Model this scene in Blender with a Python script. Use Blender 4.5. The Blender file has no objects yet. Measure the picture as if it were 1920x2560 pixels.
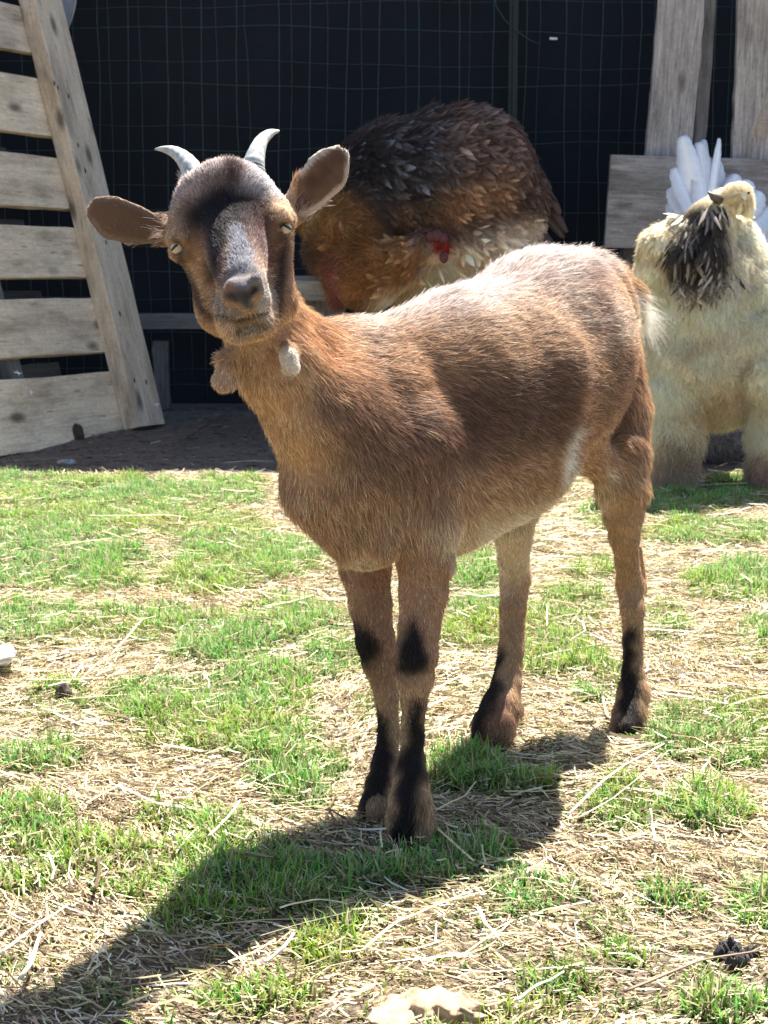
import bpy, math, random
import numpy as np
from mathutils import Vector, Matrix, Quaternion
R = math.radians
random.seed(7)
rng = np.random.default_rng(11)
sc = bpy.context.scene
col = sc.collection

# ------------------------------------------------------------------ camera
F_PX = 4387.0            # focal length in pixels of the 1920x2560 photograph
CAM_H = 0.505
PITCH = math.atan(825.0 / F_PX)
cam_d = bpy.data.cameras.new('camera')
cam = bpy.data.objects.new('camera', cam_d); col.objects.link(cam)
cam_d.sensor_fit = 'VERTICAL'; cam_d.sensor_height = 24.0
cam_d.lens = F_PX / 2560.0 * 24.0
cam_d.clip_start = 0.02; cam_d.clip_end = 300
cam.location = (0, 0, CAM_H); cam.rotation_euler = (math.pi/2 - PITCH, 0, 0)
sc.camera = cam
cam_d.dof.use_dof = True; cam_d.dof.focus_distance = 1.22; cam_d.dof.aperture_fstop = 26.0

# ------------------------------------------------------------------ light
SUN_EL, SUN_AZ = 61.0, 24.0          # degrees; azimuth from +Y (away) towards +X
w = bpy.data.worlds.new('World'); sc.world = w; w.use_nodes = True
nt = w.node_tree; nt.nodes.clear()
wo = nt.nodes.new('ShaderNodeOutputWorld'); bg = nt.nodes.new('ShaderNodeBackground')
sky = nt.nodes.new('ShaderNodeTexSky'); sky.sky_type = 'NISHITA'; sky.sun_disc = False
sky.sun_elevation = R(SUN_EL); sky.sun_rotation = R(SUN_AZ)
bg.inputs[1].default_value = 0.062
nt.links.new(sky.outputs[0], bg.inputs[0]); nt.links.new(bg.outputs[0], wo.inputs[0])
sd = bpy.data.lights.new('sun', 'SUN'); sd.energy = 5.0; sd.angle = R(0.5); sd.color = (1.0, 0.95, 0.87)
sun = bpy.data.objects.new('sun', sd); col.objects.link(sun)
tosun = Vector((math.cos(R(SUN_EL))*math.sin(R(SUN_AZ)), math.cos(R(SUN_EL))*math.cos(R(SUN_AZ)), math.sin(R(SUN_EL))))
sun.rotation_euler = tosun.to_track_quat('Z', 'Y').to_euler(); sun.location = (2, 3, 6)
vs = sc.view_settings; vs.view_transform = 'Standard'; vs.look = 'None'; vs.gamma = 1; vs.use_curve_mapping = False
vs.exposure = 1.95
sc.render.engine = 'CYCLES'
sc.cycles.max_bounces = 8; sc.cycles.transparent_max_bounces = 8
try: sc.cycles.use_denoising = True
except Exception: pass

# ------------------------------------------------------------------ helpers
CP, SP = math.cos(PITCH), math.sin(PITCH)
def P(px, py, D):
    """world point at distance D (along +Y) seen at pixel px,py"""
    u = (px-960)/F_PX; v = (1280-py)/F_PX
    dy = CP + v*SP; dz = -SP + v*CP
    t = D/dy
    return np.array([t*u, D, CAM_H + t*dz])
def K(D): return D/F_PX            # metres per photo pixel at distance D
def GP(px, py, z=0.0):
    u = (px-960)/F_PX; v = (1280-py)/F_PX
    dy = CP + v*SP; dz = -SP + v*CP
    t = (z-CAM_H)/dz
    return np.array([t*u, t*dy, z])
def proj(Q):
    Q = np.asarray(Q, dtype=np.float64)
    x = Q[:, 0]; y = Q[:, 1]; z = Q[:, 2]-CAM_H
    fwd = y*CP - z*SP; up = y*SP + z*CP
    return 960 + F_PX*x/fwd, 1280 - F_PX*up/fwd, y

def tag(o, label=None, cat=None, group=None, kind=None):
    if label: o['label'] = label
    if cat: o['category'] = cat
    if group: o['group'] = group
    if kind: o['kind'] = kind
    return o
def empty(name, loc=(0, 0, 0)):
    o = bpy.data.objects.new(name, None); o.location = loc; o.empty_display_size = .05
    col.objects.link(o); return o
def link(name, data, parent=None, mat=None):
    o = bpy.data.objects.new(name, data); col.objects.link(o)
    if mat is not None: data.materials.append(mat)
    if parent is not None:
        o.parent = parent
        o.matrix_parent_inverse = PINV.get(parent.name, Matrix.Identity(4))
    return o
PINV = {}
def root(name, loc, **k):
    o = empty(name, loc); PINV[o.name] = Matrix.Translation(loc).inverted()
    tag(o, **k); return o
def mesh(name, V, Fc, smooth=True, colors=None):
    me = bpy.data.meshes.new(name)
    V = np.asarray(V, dtype=np.float32); Fc = np.asarray(Fc, dtype=np.int32)
    n = Fc.shape[1]
    me.vertices.add(len(V)); me.vertices.foreach_set('co', V.ravel())
    me.loops.add(Fc.size); me.loops.foreach_set('vertex_index', Fc.ravel())
    me.polygons.add(len(Fc)); me.polygons.foreach_set('loop_start', np.arange(len(Fc), dtype=np.int32)*n)
    if smooth: me.polygons.foreach_set('use_smooth', np.ones(len(Fc), dtype=bool))
    if colors is not None:
        a = me.color_attributes.new('Col', 'FLOAT_COLOR', 'POINT')
        c = np.ones((len(V), 4), dtype=np.float32); c[:, :3] = colors
        a.data.foreach_set('color', c.ravel())
    me.update(calc_edges=True); me.validate(); return me
def pymesh(name, V, Fc, smooth=True):
    me = bpy.data.meshes.new(name); me.from_pydata([tuple(map(float, v)) for v in V], [], [tuple(f) for f in Fc])
    if smooth: me.polygons.foreach_set('use_smooth', [True]*len(me.polygons))
    me.update(); return me

# value noise in numpy
_tab = np.random.default_rng(3).random(65536).astype(np.float32)
def vnoise(Q, s=1.0, seed=0):
    Q = np.asarray(Q)*s + 1000.0 + seed*17.3
    I = np.floor(Q).astype(np.int64); f = Q-I; f = f*f*(3-2*f)
    out = 0
    d = Q.shape[1]
    for c in range(2**d):
        h = np.zeros(len(Q), dtype=np.int64); wgt = np.ones(len(Q))
        for k in range(d):
            b = (c >> k) & 1
            h = h*1664525 + (I[:, k]+b)*(73856093, 19349663, 83492791)[k]
            wgt = wgt*(f[:, k] if b else 1-f[:, k])
        h ^= (h >> 13)
        out = out + wgt*_tab[(h*40503) & 65535]
    return out
def fbm(Q, s, oct=3, seed=0):
    a, o, t = 1., 0., 0.
    for i in range(oct):
        o = o + a*vnoise(Q, s*2**i, seed+i*5); t += a; a *= .5
    return o/t

# ------------------------------------------------------------------ material helpers
class NT:
    def __init__(s, name):
        s.m = bpy.data.materials.new(name); s.m.use_nodes = True
        s.n = s.m.node_tree.nodes; s.l = s.m.node_tree.links; s.n.clear()
        s.out = s.n.new('ShaderNodeOutputMaterial')
    def add(s, t, **k):
        nd = s.n.new('ShaderNode'+t)
        for a, v in k.items():
            if a.startswith('_'): setattr(nd, a[1:], v)
        for a, v in k.items():
            if a.startswith('_'): continue
            key = a
            if a[0] == 'i' and a[1:].isdigit(): key = int(a[1:])
            else: key = a.replace('__', ' ')
            if isinstance(v, bpy.types.NodeSocket): s.l.new(v, nd.inputs[key])
            else: nd.inputs[key].default_value = v
        return nd
    def ramp(s, fac, stops):
        r = s.n.new('ShaderNodeValToRGB'); s.l.new(fac, r.inputs[0])
        e = r.color_ramp.elements
        while len(e) < len(stops): e.new(.5)
        for i, (p, c) in enumerate(stops):
            e[i].position = p; e[i].color = (*c, 1) if len(c) == 3 else c
        return r.outputs[0]
    def mix(s, a, b, fac, mode='MIX'):
        m = s.n.new('ShaderNodeMix'); m.data_type = 'RGBA'; m.blend_type = mode
        for k, v in ((0, fac), (6, a), (7, b)):
            if isinstance(v, bpy.types.NodeSocket): s.l.new(v, m.inputs[k])
            else: m.inputs[k].default_value = v if k == 0 else (*v, 1)
        return m.outputs[2]
    def done(s, sh):
        s.l.new(sh, s.out.inputs[0]); return s.m

def wood(name, dark, light, grain=1.0, knots=0.6, rough=.85):
    """weathered wood; board length runs along local X"""
    t = NT(name)
    tc = t.add('TexCoord'); oi = t.add('ObjectInfo')
    off = t.add('VectorMath', _operation='SCALE', i0=(17., 31., 7.)); t.l.new(oi.outputs['Random'], off.inputs[3])
    p = t.add('VectorMath', _operation='ADD', i0=tc.outputs['Object'], i1=off.outputs[0]).outputs[0]
    mp = t.add('Mapping', Vector=p, Scale=(4*grain, 60*grain, 60*grain)).outputs[0]
    n1 = t.add('TexNoise', Vector=mp, Scale=3.0, Detail=7., Roughness=.65, Distortion=.6)
    mp2 = t.add('Mapping', Vector=p, Scale=(2.5, 9, 9)).outputs[0]
    n2 = t.add('TexNoise', Vector=mp2, Scale=2.2, Detail=4., Roughness=.6)
    c = t.ramp(n1.outputs[0], [(.3, dark), (.72, light)])
    sh = t.ramp(n2.outputs[0], [(.28, (.50, .46, .43)), (.5, (.95, .94, .93)), (.75, (1.15, 1.13, 1.1))])
    n4 = t.add('TexNoise', Vector=p, Scale=140., Detail=5., Roughness=.7)
    c = t.mix(c, t.ramp(n4.outputs[0], [(.3, (.82, .81, .8)), (.7, (1.1, 1.1, 1.1))]), 1.0, 'MULTIPLY')
    mp5 = t.add('Mapping', Vector=p, Scale=(14, 120, 120)).outputs[0]
    v5 = t.add('TexNoise', Vector=mp5, Scale=1.6, Detail=2.)
    c = t.mix(c, t.ramp(v5.outputs[0], [(.66, (1, 1, 1)), (.72, (.42, .38, .35))]), .8, 'MULTIPLY')
    c = t.mix(c, sh, 1.0, 'MULTIPLY')
    # knots and dark nail stains
    mp3 = t.add('Mapping', Vector=p, Scale=(7, 16, 16)).outputs[0]
    vo = t.add('TexVoronoi', Vector=mp3, Scale=1.0, Randomness=1.0)
    k = t.ramp(vo.outputs['Distance'], [(.08, (1, 1, 1)), (.22, (0, 0, 0))])
    kf = t.add('Math', _operation='MULTIPLY', i0=k, i1=knots).outputs[0]
    c = t.mix(c, (.03, .022, .018), kf)
    tint = t.ramp(oi.outputs['Random'], [(0., (.82, .82, .85)), (1., (1.1, 1.06, 1.0))])
    c = t.mix(c, tint, 1.0, 'MULTIPLY')
    bp = t.add('Bump', Strength=.5, Distance=.002, Height=n1.outputs[0])
    b = t.add('BsdfPrincipled', Base__Color=c, Roughness=rough, Normal=bp.outputs[0])
    return t.done(b.outputs[0])

def flat(name, c, rough=.7, noise=.25, scale=40, metal=0., spec=None, coat=0.):
    t = NT(name)
    tc = t.add('TexCoord')
    n = t.add('TexNoise', Vector=tc.outputs['Object'], Scale=scale, Detail=5., Roughness=.6)
    lo = tuple(x*(1-noise) for x in c); hi = tuple(min(1, x*(1+noise)) for x in c)
    cc = t.ramp(n.outputs[0], [(.3, lo), (.7, hi)])
    bp = t.add('Bump', Strength=.25, Distance=.001, Height=n.outputs[0])
    b = t.add('BsdfPrincipled', Base__Color=cc, Roughness=rough, Metallic=metal, Normal=bp.outputs[0])
    if coat: b.inputs['Coat Weight'].default_value = coat
    return t.done(b.outputs[0])

def vcol(name, rough=.8, trans=0., sheen=0., spec=.3, bump=0.):
    t = NT(name)
    a = t.add('Attribute', _attribute_name='Col')
    b = t.add('BsdfPrincipled', Base__Color=a.outputs['Color'], Roughness=rough)
    b.inputs['Specular IOR Level'].default_value = spec
    if bump:
        tc = t.add('TexCoord'); n = t.add('TexNoise', Vector=tc.outputs['Object'], Scale=500., Detail=3.)
        bp = t.add('Bump', Strength=bump, Distance=.001, Height=n.outputs[0]); t.l.new(bp.outputs[0], b.inputs['Normal'])
    s = b.outputs[0]
    if trans:
        tr = t.add('BsdfTranslucent', Color=a.outputs['Color'])
        s = t.add('MixShader', i0=trans, i1=s, i2=tr.outputs[0]).outputs[0]
    return t.done(s)

# ------------------------------------------------------------------ boxes / boards
def box_mesh(name, L, W, T, rough=0.0, seed=0, bev=.0015, nseg=8):
    """board centred at origin, length X, width Y, thickness Z, chamfered and slightly uneven"""
    rs = np.random.default_rng(seed)
    b = min(bev, T*.3)
    prof = [(-W/2+b, -T/2), (W/2-b, -T/2), (W/2, -T/2+b), (W/2, T/2-b), (W/2-b, T/2), (-W/2+b, T/2), (-W/2, T/2-b), (-W/2, -T/2+b)]
    V = []; Fc = []
    for i in range(nseg+1):
        x = -L/2 + L*i/nseg
        j = rs.normal(0, rough, (8, 2)) if rough else np.zeros((8, 2))
        sk = rs.normal(0, rough*1.5)
        for k, (y, z) in enumerate(prof):
            V.append((x + (sk if i in (0, nseg) else 0)*(y/W), y+j[k//2*2 % 8, 0], z+j[k//2*2 % 8, 1]*.5))
    for i in range(nseg):
        for k in range(8):
            a, c = i*8+k, i*8+(k+1) % 8
            Fc.append((a, c, c+8, a+8))
    Fc.append(tuple(range(7, -1, -1))); Fc.append(tuple(nseg*8+k for k in range(8)))
    return pymesh(name, V, Fc, smooth=False)
def board(name, a, b, width, thick, normal, mat, parent=None, seed=0, rough=.0008, nseg=8):
    a = Vector(a); b = Vector(b); L = (b-a).length
    x = (b-a).normalized(); n = Vector(normal); z = (n - x*n.dot(x)).normalized(); y = z.cross(x)
    o = link(name, box_mesh(name, L, width, thick, rough, seed, nseg=nseg), None, mat)
    M = Matrix((x, y, z)).transposed().to_4x4(); M.translation = (a+b)/2
    if parent is not None:
        o.parent = parent; o.matrix_parent_inverse = PINV[parent.name]
    o.matrix_basis = M
    return o
def tube(pts, rad, ns=6, closed_ends=True):
    pts = [np.asarray(p, float) for p in pts]
    if np.isscalar(rad): rad = [rad]*len(pts)
    V = []; Fc = []
    up = np.array([.13, .31, .94])
    for i, p in enumerate(pts):
        t = pts[min(i+1, len(pts)-1)] - pts[max(i-1, 0)]; t = t/(np.linalg.norm(t)+1e-12)
        s = np.cross(t, up); s /= np.linalg.norm(s)+1e-9; q = np.cross(s, t)
        for k in range(ns):
            an = 2*math.pi*k/ns
            V.append(p + rad[i]*(s*math.cos(an)+q*math.sin(an)))
    for i in range(len(pts)-1):
        for k in range(ns):
            a, c = i*ns+k, i*ns+(k+1) % ns
            Fc.append((a, c, c+ns, a+ns))
    if closed_ends:
        Fc.append(tuple(range(ns-1, -1, -1))); Fc.append(tuple((len(pts)-1)*ns+k for k in range(ns)))
    return V, Fc
# ================================================================== large structure: fence, pallets, boards
M_cloth = None
t = NT('shade_cloth'); tc = t.add('TexCoord')
br = t.add('TexNoise', Vector=t.add('Mapping', Vector=tc.outputs['Object'], Scale=(60, 60, 900)).outputs[0], Scale=1.0, Detail=3.)
n2 = t.add('TexNoise', Vector=tc.outputs['Object'], Scale=3.0, Detail=4.)
cc = t.ramp(br.outputs[0], [(.3, (.0035, .005, .0085)), (.7, (.008, .0115, .0185))])
cc = t.mix(cc, t.ramp(n2.outputs[0], [(.3, (.7, .7, .7)), (.7, (1.3, 1.3, 1.3))]), 1., 'MULTIPLY')
b_ = t.add('BsdfPrincipled', Base__Color=cc, Roughness=.75, Normal=t.add('Bump', Strength=.35, Distance=.001, Height=br.outputs[0]).outputs[0])
b_.inputs['Specular IOR Level'].default_value = .25
M_cloth = t.done(b_.outputs[0])
M_wire = flat('wire_green', (.034, .075, .072), .45, .3, 200, metal=.2)
M_post = flat('post_green', (.006, .018, .019), .5, .3, 60)
M_palw = wood('pallet_wood', (.68, .53, .38), (.95, .83, .64), 1.0, .75)
M_grey = wood('grey_wood', (.20, .185, .18), (.54, .52, .51), 1.0, .55)
M_back = wood('back_wood', (.10, .10, .11), (.20, .20, .21), 1.0, .3)  # dark wood for recessed boards and props, their shade put into the colour

FY = 4.0
fence = root('wire_fence', (0, FY, 0), label='green welded wire fence backed with black shade cloth behind the goat', cat='fence')
nx, nz = 160, 46
xs = np.linspace(-2.6, 2.6, nx); zs = np.linspace(-.05, 1.94, nz)
X, Z = np.meshgrid(xs, zs, indexing='ij')
Q = np.stack([X.ravel(), Z.ravel()], 1)
Y = FY + .04 + .012*np.sin(X.ravel()*9+np.sin(Z.ravel()*3)) + .02*(fbm(Q, 2.2, 3)-.5)
V = np.stack([X.ravel(), Y, Z.ravel()], 1)
idx = np.arange(nx*nz).reshape(nx, nz)
Fq = np.stack([idx[:-1, :-1].ravel(), idx[1:, :-1].ravel(), idx[1:, 1:].ravel(), idx[:-1, 1:].ravel()], 1)
V2 = V.copy(); V2[:, 1] += .004
Fall = np.vstack([Fq, Fq[:, ::-1]+len(V)])
link('shade_cloth', mesh('shade_cloth', np.vstack([V, V2]), Fall), fence, M_cloth)
# two layers of mesh, every wire its own piece
def wire(pts, r, name='wire'):
    v, f = tube(pts, r, 4); return link(name, pymesh(name, v, f), fence, M_wire)
rs = random.Random(5)
KF = K(FY)
for layer, (dy, pitch, off, r) in enumerate(((-.012, .0755, .0, .00095), (.008, .0755, .034, .0007))):
    for i in range(-17, 18):
        x0 = i*.0805/.0755*pitch + off + rs.gauss(0, .006)
        lean = rs.gauss(0, .006); ph = rs.random()*6
        pts = []
        for k in range(26):
            z = .02 + 1.88*k/25
            pts.append((x0 + lean*z + .0050*math.sin(z*7+ph)*math.sin(z*3.1+ph*2) + rs.gauss(0, .0009), FY+dy+.002*math.sin(z*7+ph), z))
        wire(pts, r)
    for j in range(0, 14):
        z0 = .055 + j*.1317 + layer*.044 + rs.gauss(0, .006)
        ph = rs.random()*6
        pts = []
        for k in range(60):
            x = -1.35 + 2.7*k/59
            pts.append((x, FY+dy-.0015, z0 + .009*math.sin(x*3.1+ph) + .0035*math.sin(x*17+ph*2)*math.sin(x*5+ph)))
        wire(pts, r*.9)
for pxp in (1272,):
    xp = (pxp-960)*KF
    b1 = link('fence_post', box_mesh('fence_post', 1.95, .020, .004, 0, 1), None, M_post)
    b1.parent = fence; b1.matrix_parent_inverse = PINV[fence.name]
    b1.matrix_basis = Matrix.Translation((xp, FY-.02, .96)) @ Matrix.Rotation(R(90), 4, 'Y') 
    b1.matrix_basis = Matrix.Translation((xp, FY-.02, .96)) @ Matrix(((0, 1, 0, 0), (0, 0, 1, 0), (1, 0, 0, 0), (0, 0, 0, 1)))
    b2 = link('post_flange', box_mesh('post_flange', 1.95, .014, .004, 0, 2), None, M_post)
    b2.parent = fence; b2.matrix_parent_inverse = PINV[fence.name]
    b2.matrix_basis = Matrix.Translation((xp, FY-.031, .96)) @ Matrix(((0, 0, 1, 0), (0, 1, 0, 0), (1, 0, 0, 0), (0, 0, 0, 1)))
# loose wire end hanging in front
v, f = tube([P(1232, -60, FY-.03), P(1240, 15, FY-.03), P(1262, 50, FY-.03), P(1295, 80, FY-.03), P(1325, 100, FY-.03), P(1350, 112, FY-.03)], .0011, 5)
link('loose_wire', pymesh('loose_wire', v, f), fence, M_wire)
v, f = tube([P(1374, 96, FY-.03), P(1384, 97, FY-.03), P(1393, 97, FY-.03)], .0028, 6)
link('tag', pymesh('tag', v, f), fence, flat('white_plastic', (.8, .8, .8), .4))

# bottom rail board of the fence, in deep shade
kb = root('edging_board', (0, FY-.1, 0), label='long low grey edging board lying along the foot of the black fence', cat='board')
a = P(300, 798, FY-.09); b = P(1560, 798, FY-.09); a[2] = b[2] = P(400, 798, FY-.09)[2]-.005
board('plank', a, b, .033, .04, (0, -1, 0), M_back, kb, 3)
for sx in (-.5, -.05, .45):
    board('peg', (sx, FY-.065, 0.0), (sx, FY-.065, .155), .035, .02, (0, -1, 0), M_back, kb, 4)

# ---- leaning pallet on the left
bx, by = P(362, 1068, 3.64)[0], 3.64
pal = root('leaning_pallet', (bx, by, 0), label='weathered pale wooden pallet leaning at the left with a broad slanting beam', cat='pallet')
B0 = Vector(P(362, 1068, 3.64)); B1 = Vector(P(86, -60, 3.80))
vax = (B1-B0).normalized()
uax = Vector((-.14, -.30, .004)); uax = (uax - vax*uax.dot(vax)).normalized()     # along the boards, to the left and nearer
nax = uax.cross(vax).normalized()
if nax.y > 0: nax = -nax
# beam
board('beam', B0, B1+vax*.15, .100, .04, nax, M_palw, pal, 11, .0006, 14)
bh = [(1145-1090, 0)]
def on_beam(py):      # point on the beam axis whose picture height is py
    lo, hi = -.1, 1.2
    for _ in range(40):
        m = (lo+hi)/2; q = B0+vax*m
        _, yy, _ = proj(np.array([q])); 
        if yy[0] > py: lo = m
        else: hi = m
    return lo
rows = [(1092, 925), (878, 742), (694, 568), (524, 394), (343, 198), (136, 18), (-40, -150)]
for i, (yb, yt) in enumerate(rows):
    s0, s1 = on_beam(yb-6), on_beam(yt-4)
    c = B0 + vax*(s0+s1)/2 - nax*.028
    w_ = (s1-s0)
    board('board', c - uax*.0, c + uax*.66, w_, .016, nax, M_palw, pal, 20+i, .0009)
for i, (yb, yt) in enumerate([(968, 866), (790, 688), (612, 512), (434, 332), (236, 120), (60, -50)]):
    s0, s1 = on_beam(yb), on_beam(yt)
    c = B0 + vax*(s0+s1)/2 - nax*.128
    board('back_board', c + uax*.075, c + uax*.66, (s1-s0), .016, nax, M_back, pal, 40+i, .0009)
for q in (.33, .6):
    c0 = B0 + uax*q - nax*.078 + vax*.01
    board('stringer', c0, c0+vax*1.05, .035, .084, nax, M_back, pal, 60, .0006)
# second beam at the far (left) end
board('beam', B0+uax*.66+vax*.0, B1+uax*.66, .094, .04, nax, M_palw, pal, 12, .0006)
# nails and splits on the beam
M_dark = flat('nail_rust', (.03, .02, .018), .8)
for (x, y) in ((128, 232), (117, 222), (166, 250), (206, 435), (250, 595), (262, 612), (187, 372), (325, 955), (372, 962), (292, 790)):
    s = on_beam(y); c = B0+vax*s + nax*.0204
    pxb, _, _ = proj(np.array([c])); c = c - uax*((x-pxb[0])*K(3.7)*1.1)
    v, f = tube([c-vax*.006+uax*.001, c, c+vax*.006], [.0006, .0022, .0005], 6)
    link('nail_hole', pymesh('nail_hole', v, f), pal, M_dark)

# metal bowl hanging behind the pallet, top left
cb = P(158, 5, 3.93)
pan = root('metal_bowl', tuple(cb), label='round galvanised metal bowl hung on the fence behind the leaning pallet, top left corner', cat='bowl')
V = []; Fc = []
prof = [(0, .0), (.06, .0), (.095, .004), (.12, .03), (.13, .055), (.137, .056), (.134, .062), (.126, .056), (.115, .03), (.092, .008), (.0, .006)]
ns = 40
for r_, z_ in prof:
    for k in range(ns):
        an = 2*math.pi*k/ns
        V.append((cb[0]-.012+.5*r_*math.cos(an)*.9, cb[1]-z_-.25*r_*math.cos(an), cb[2]+.05+r_*math.sin(an)*1.0))
for i in range(len(prof)-1):
    for k in range(ns):
        Fc.append((i*ns+k, i*ns+(k+1) % ns, (i+1)*ns+(k+1) % ns, (i+1)*ns+k))
link('bowl_shell', pymesh('bowl_shell', V, Fc), pan, flat('galvanised', (.42, .43, .45), .45, .3, 12, metal=.35))
v, f = tube([cb+np.array((-.07, .0, .17)), cb+np.array((-.07, .05, .24)), cb+np.array((-.06, .125, .26))], .002, 5)
link('hanging_hook', pymesh('hanging_hook', v, f), pan, M_wire)

# ---- upright pallet on the right
DR = 3.64
rp = root('upright_pallet', (P(1715, 600, DR)[0], DR, 0), label='grey weathered pallet standing upright against the fence behind the white rooster', cat='pallet')
def rb(name, p0, p1, wpx, D, th, mat, seed):
    a = P(*p0, D); b = P(*p1, D)
    return board(name, a, b, wpx*K(D), th, (0.0, -1, .02), mat, rp, seed, .0012, 12)
rb('upright_board', (1662, 470), (1711, -90), 112, DR, .022, M_grey, 71)
rb('upright_board', (1884, 480), (1912, -90), 118, DR, .022, M_grey, 72)
rb('cross_board', (1518, 503), (2120, 524), 224, DR-.03, .02, M_grey, 73)
rb('upright_board', (2070, 480), (2095, -90), 112, DR, .022, M_grey, 77)
# stringer behind: seen as the dim edge right of the first board
rb('stringer', (1722, 610), (1773, -90), 30, DR+.055, .088, M_back, 74)
rb('stringer', (1944, 610), (1970, -90), 40, DR+.055, .088, M_back, 78)
for xx in (1600, 2080):
    a = P(xx, 560, DR+.02); b = a.copy(); b[2] = 0
    board('foot', b, a, .07, .05, (0, -1, 0), M_back, rp, 75)
# splintered pale patch
t = NT('raw_wood')
tc = t.add('TexCoord'); nn = t.add('TexNoise', Vector=t.add('Mapping', Vector=tc.outputs['Object'], Scale=(30, 30, 400)).outputs[0], Scale=1.)
M_raw = t.done(t.add('BsdfPrincipled', Base__Color=t.ramp(nn.outputs[0], [(.3, (.30, .24, .19)), (.7, (.46, .37, .29))]), Roughness=.8).outputs[0])
for k_, (x, y0, y1, wd) in enumerate(((1897, 268, 352, 13), (1908, 228, 350, 11), (1880, 300, 348, 10), (1918, 290, 345, 9))):
    c0 = P(x, y1, DR-.0118); c1 = P(x+5, y0, DR-.0118)
    c0[1] = c1[1] = DR-.0118
    wv = wd*K(DR)*.5
    q = (c0*.4+c1*.6)
    V = [c0+[-wv*.7, 0, 0], c0+[wv*.8, 0, .004], c0*.7+c1*.3+[wv*1.1, -.0012, 0], q+[wv*.7, -.001, 0], c1, q+[-wv*.8, -.001, 0], c0*.7+c1*.3+[-wv, -.0012, 0], q-[0, .0016, 0]]
    link('splinter', pymesh('splinter', V, [(0, 1, 2, 7), (2, 3, 7), (3, 4, 7), (4, 5, 7), (5, 6, 7), (6, 0, 7)], False), rp, M_raw)

# ---- low plank bench carrying the brown hen
DH = 3.49
zb = P(780, 697, DH)[2]
bench = root('plank_bench', (.05, DH, 0), label='low grey plank bench behind the goat with the brown hen standing on it', cat='bench')
xa, xb = P(640, 700, DH)[0], P(1500, 700, DH)[0]
board('plank', (xa, DH-.03, zb-.02), (xb, DH-.03, zb-.02), .04, .022, (0, -1, 0), M_grey, bench, 81)
board('plank', (xa, DH+.06, zb-.0105), (xb, DH+.06, zb-.0105), .155, .02, (0, 0, 1), M_grey, bench, 82)
for sx in (xa+.13, xb-.1):
    board('leg', (sx, DH+.05, 0), (sx, DH+.05, zb-.022), .09, .06, (0, -1, 0), M_back, bench, 83)
# ================================================================== ground, grass, straw
SH = 3.01                                   # where the fence's shade ends
def gh(x, y):
    Q = np.stack([np.asarray(x).ravel(), np.asarray(y).ravel()], 1)
    h = .010*(fbm(Q, 5., 3, 2)-.5) + .006*(fbm(Q, 22., 2, 9)-.5)
    return (h*np.clip(1.5-np.abs(Q[:, 1]-2)/6, 0, 1)).reshape(np.shape(x))
ax_ = np.concatenate([-np.geomspace(60, 1.6, 14), np.linspace(-1.55, 1.55, 220), np.geomspace(1.6, 60, 14)])
ay_ = np.concatenate([-np.geomspace(60, .2, 14), np.linspace(.2, 3.9, 270), np.geomspace(3.95, 60, 14)])
X, Y = np.meshgrid(ax_, ay_, indexing='ij')
Z = gh(X, Y)
V = np.stack([X.ravel(), Y.ravel(), Z.ravel()], 1)
idx = np.arange(X.size).reshape(X.shape)
Fq = np.stack([idx[:-1, :-1].ravel(), idx[1:, :-1].ravel(), idx[1:, 1:].ravel(), idx[:-1, 1:].ravel()], 1)
t = NT('ground'); tc = t.add('TexCoord'); o = tc.outputs['Object']
n1 = t.add('TexNoise', Vector=o, Scale=9., Detail=8., Roughness=.7)
n2 = t.add('TexNoise', Vector=o, Scale=160., Detail=6., Roughness=.75)
soil = t.ramp(n2.outputs[0], [(.3, (.03, .022, .016)), (.5, (.08, .058, .042)), (.72, (.24, .18, .125))])
chaff = t.ramp(n2.outputs[0], [(.28, (.05, .034, .022)), (.5, (.14, .10, .06)), (.7, (.40, .31, .20))])
sx = t.add('SeparateXYZ', Vector=o)
yy = t.add('MapRange', Value=sx.outputs[1]); yy.inputs[1].default_value = 2.82; yy.inputs[2].default_value = 2.99
jit = t.add('Math', _operation='MULTIPLY_ADD', i0=n1.outputs[0], i1=.25, i2=sx.outputs[1]); t.l.new(jit.outputs[0], yy.inputs[0])
yy.inputs[1].default_value = 3.09; yy.inputs[2].default_value = 3.2
dirt = t.ramp(n2.outputs[0], [(.3, (.06, .046, .036)), (.7, (.20, .165, .135))])
cc = t.mix(t.mix(soil, chaff, t.ramp(n1.outputs[0], [(.35, (0, 0, 0)), (.6, (1, 1, 1))])), dirt, yy.outputs[0])
bp = t.add('Bump', Strength=.8, Distance=.004, Height=n2.outputs[0])
M_ground = t.done(t.add('BsdfPrincipled', Base__Color=cc, Roughness=.95, Normal=bp.outputs[0]).outputs[0])
g = link('ground', mesh('ground', V, Fq), None, M_ground); tag(g, kind='structure')

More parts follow.
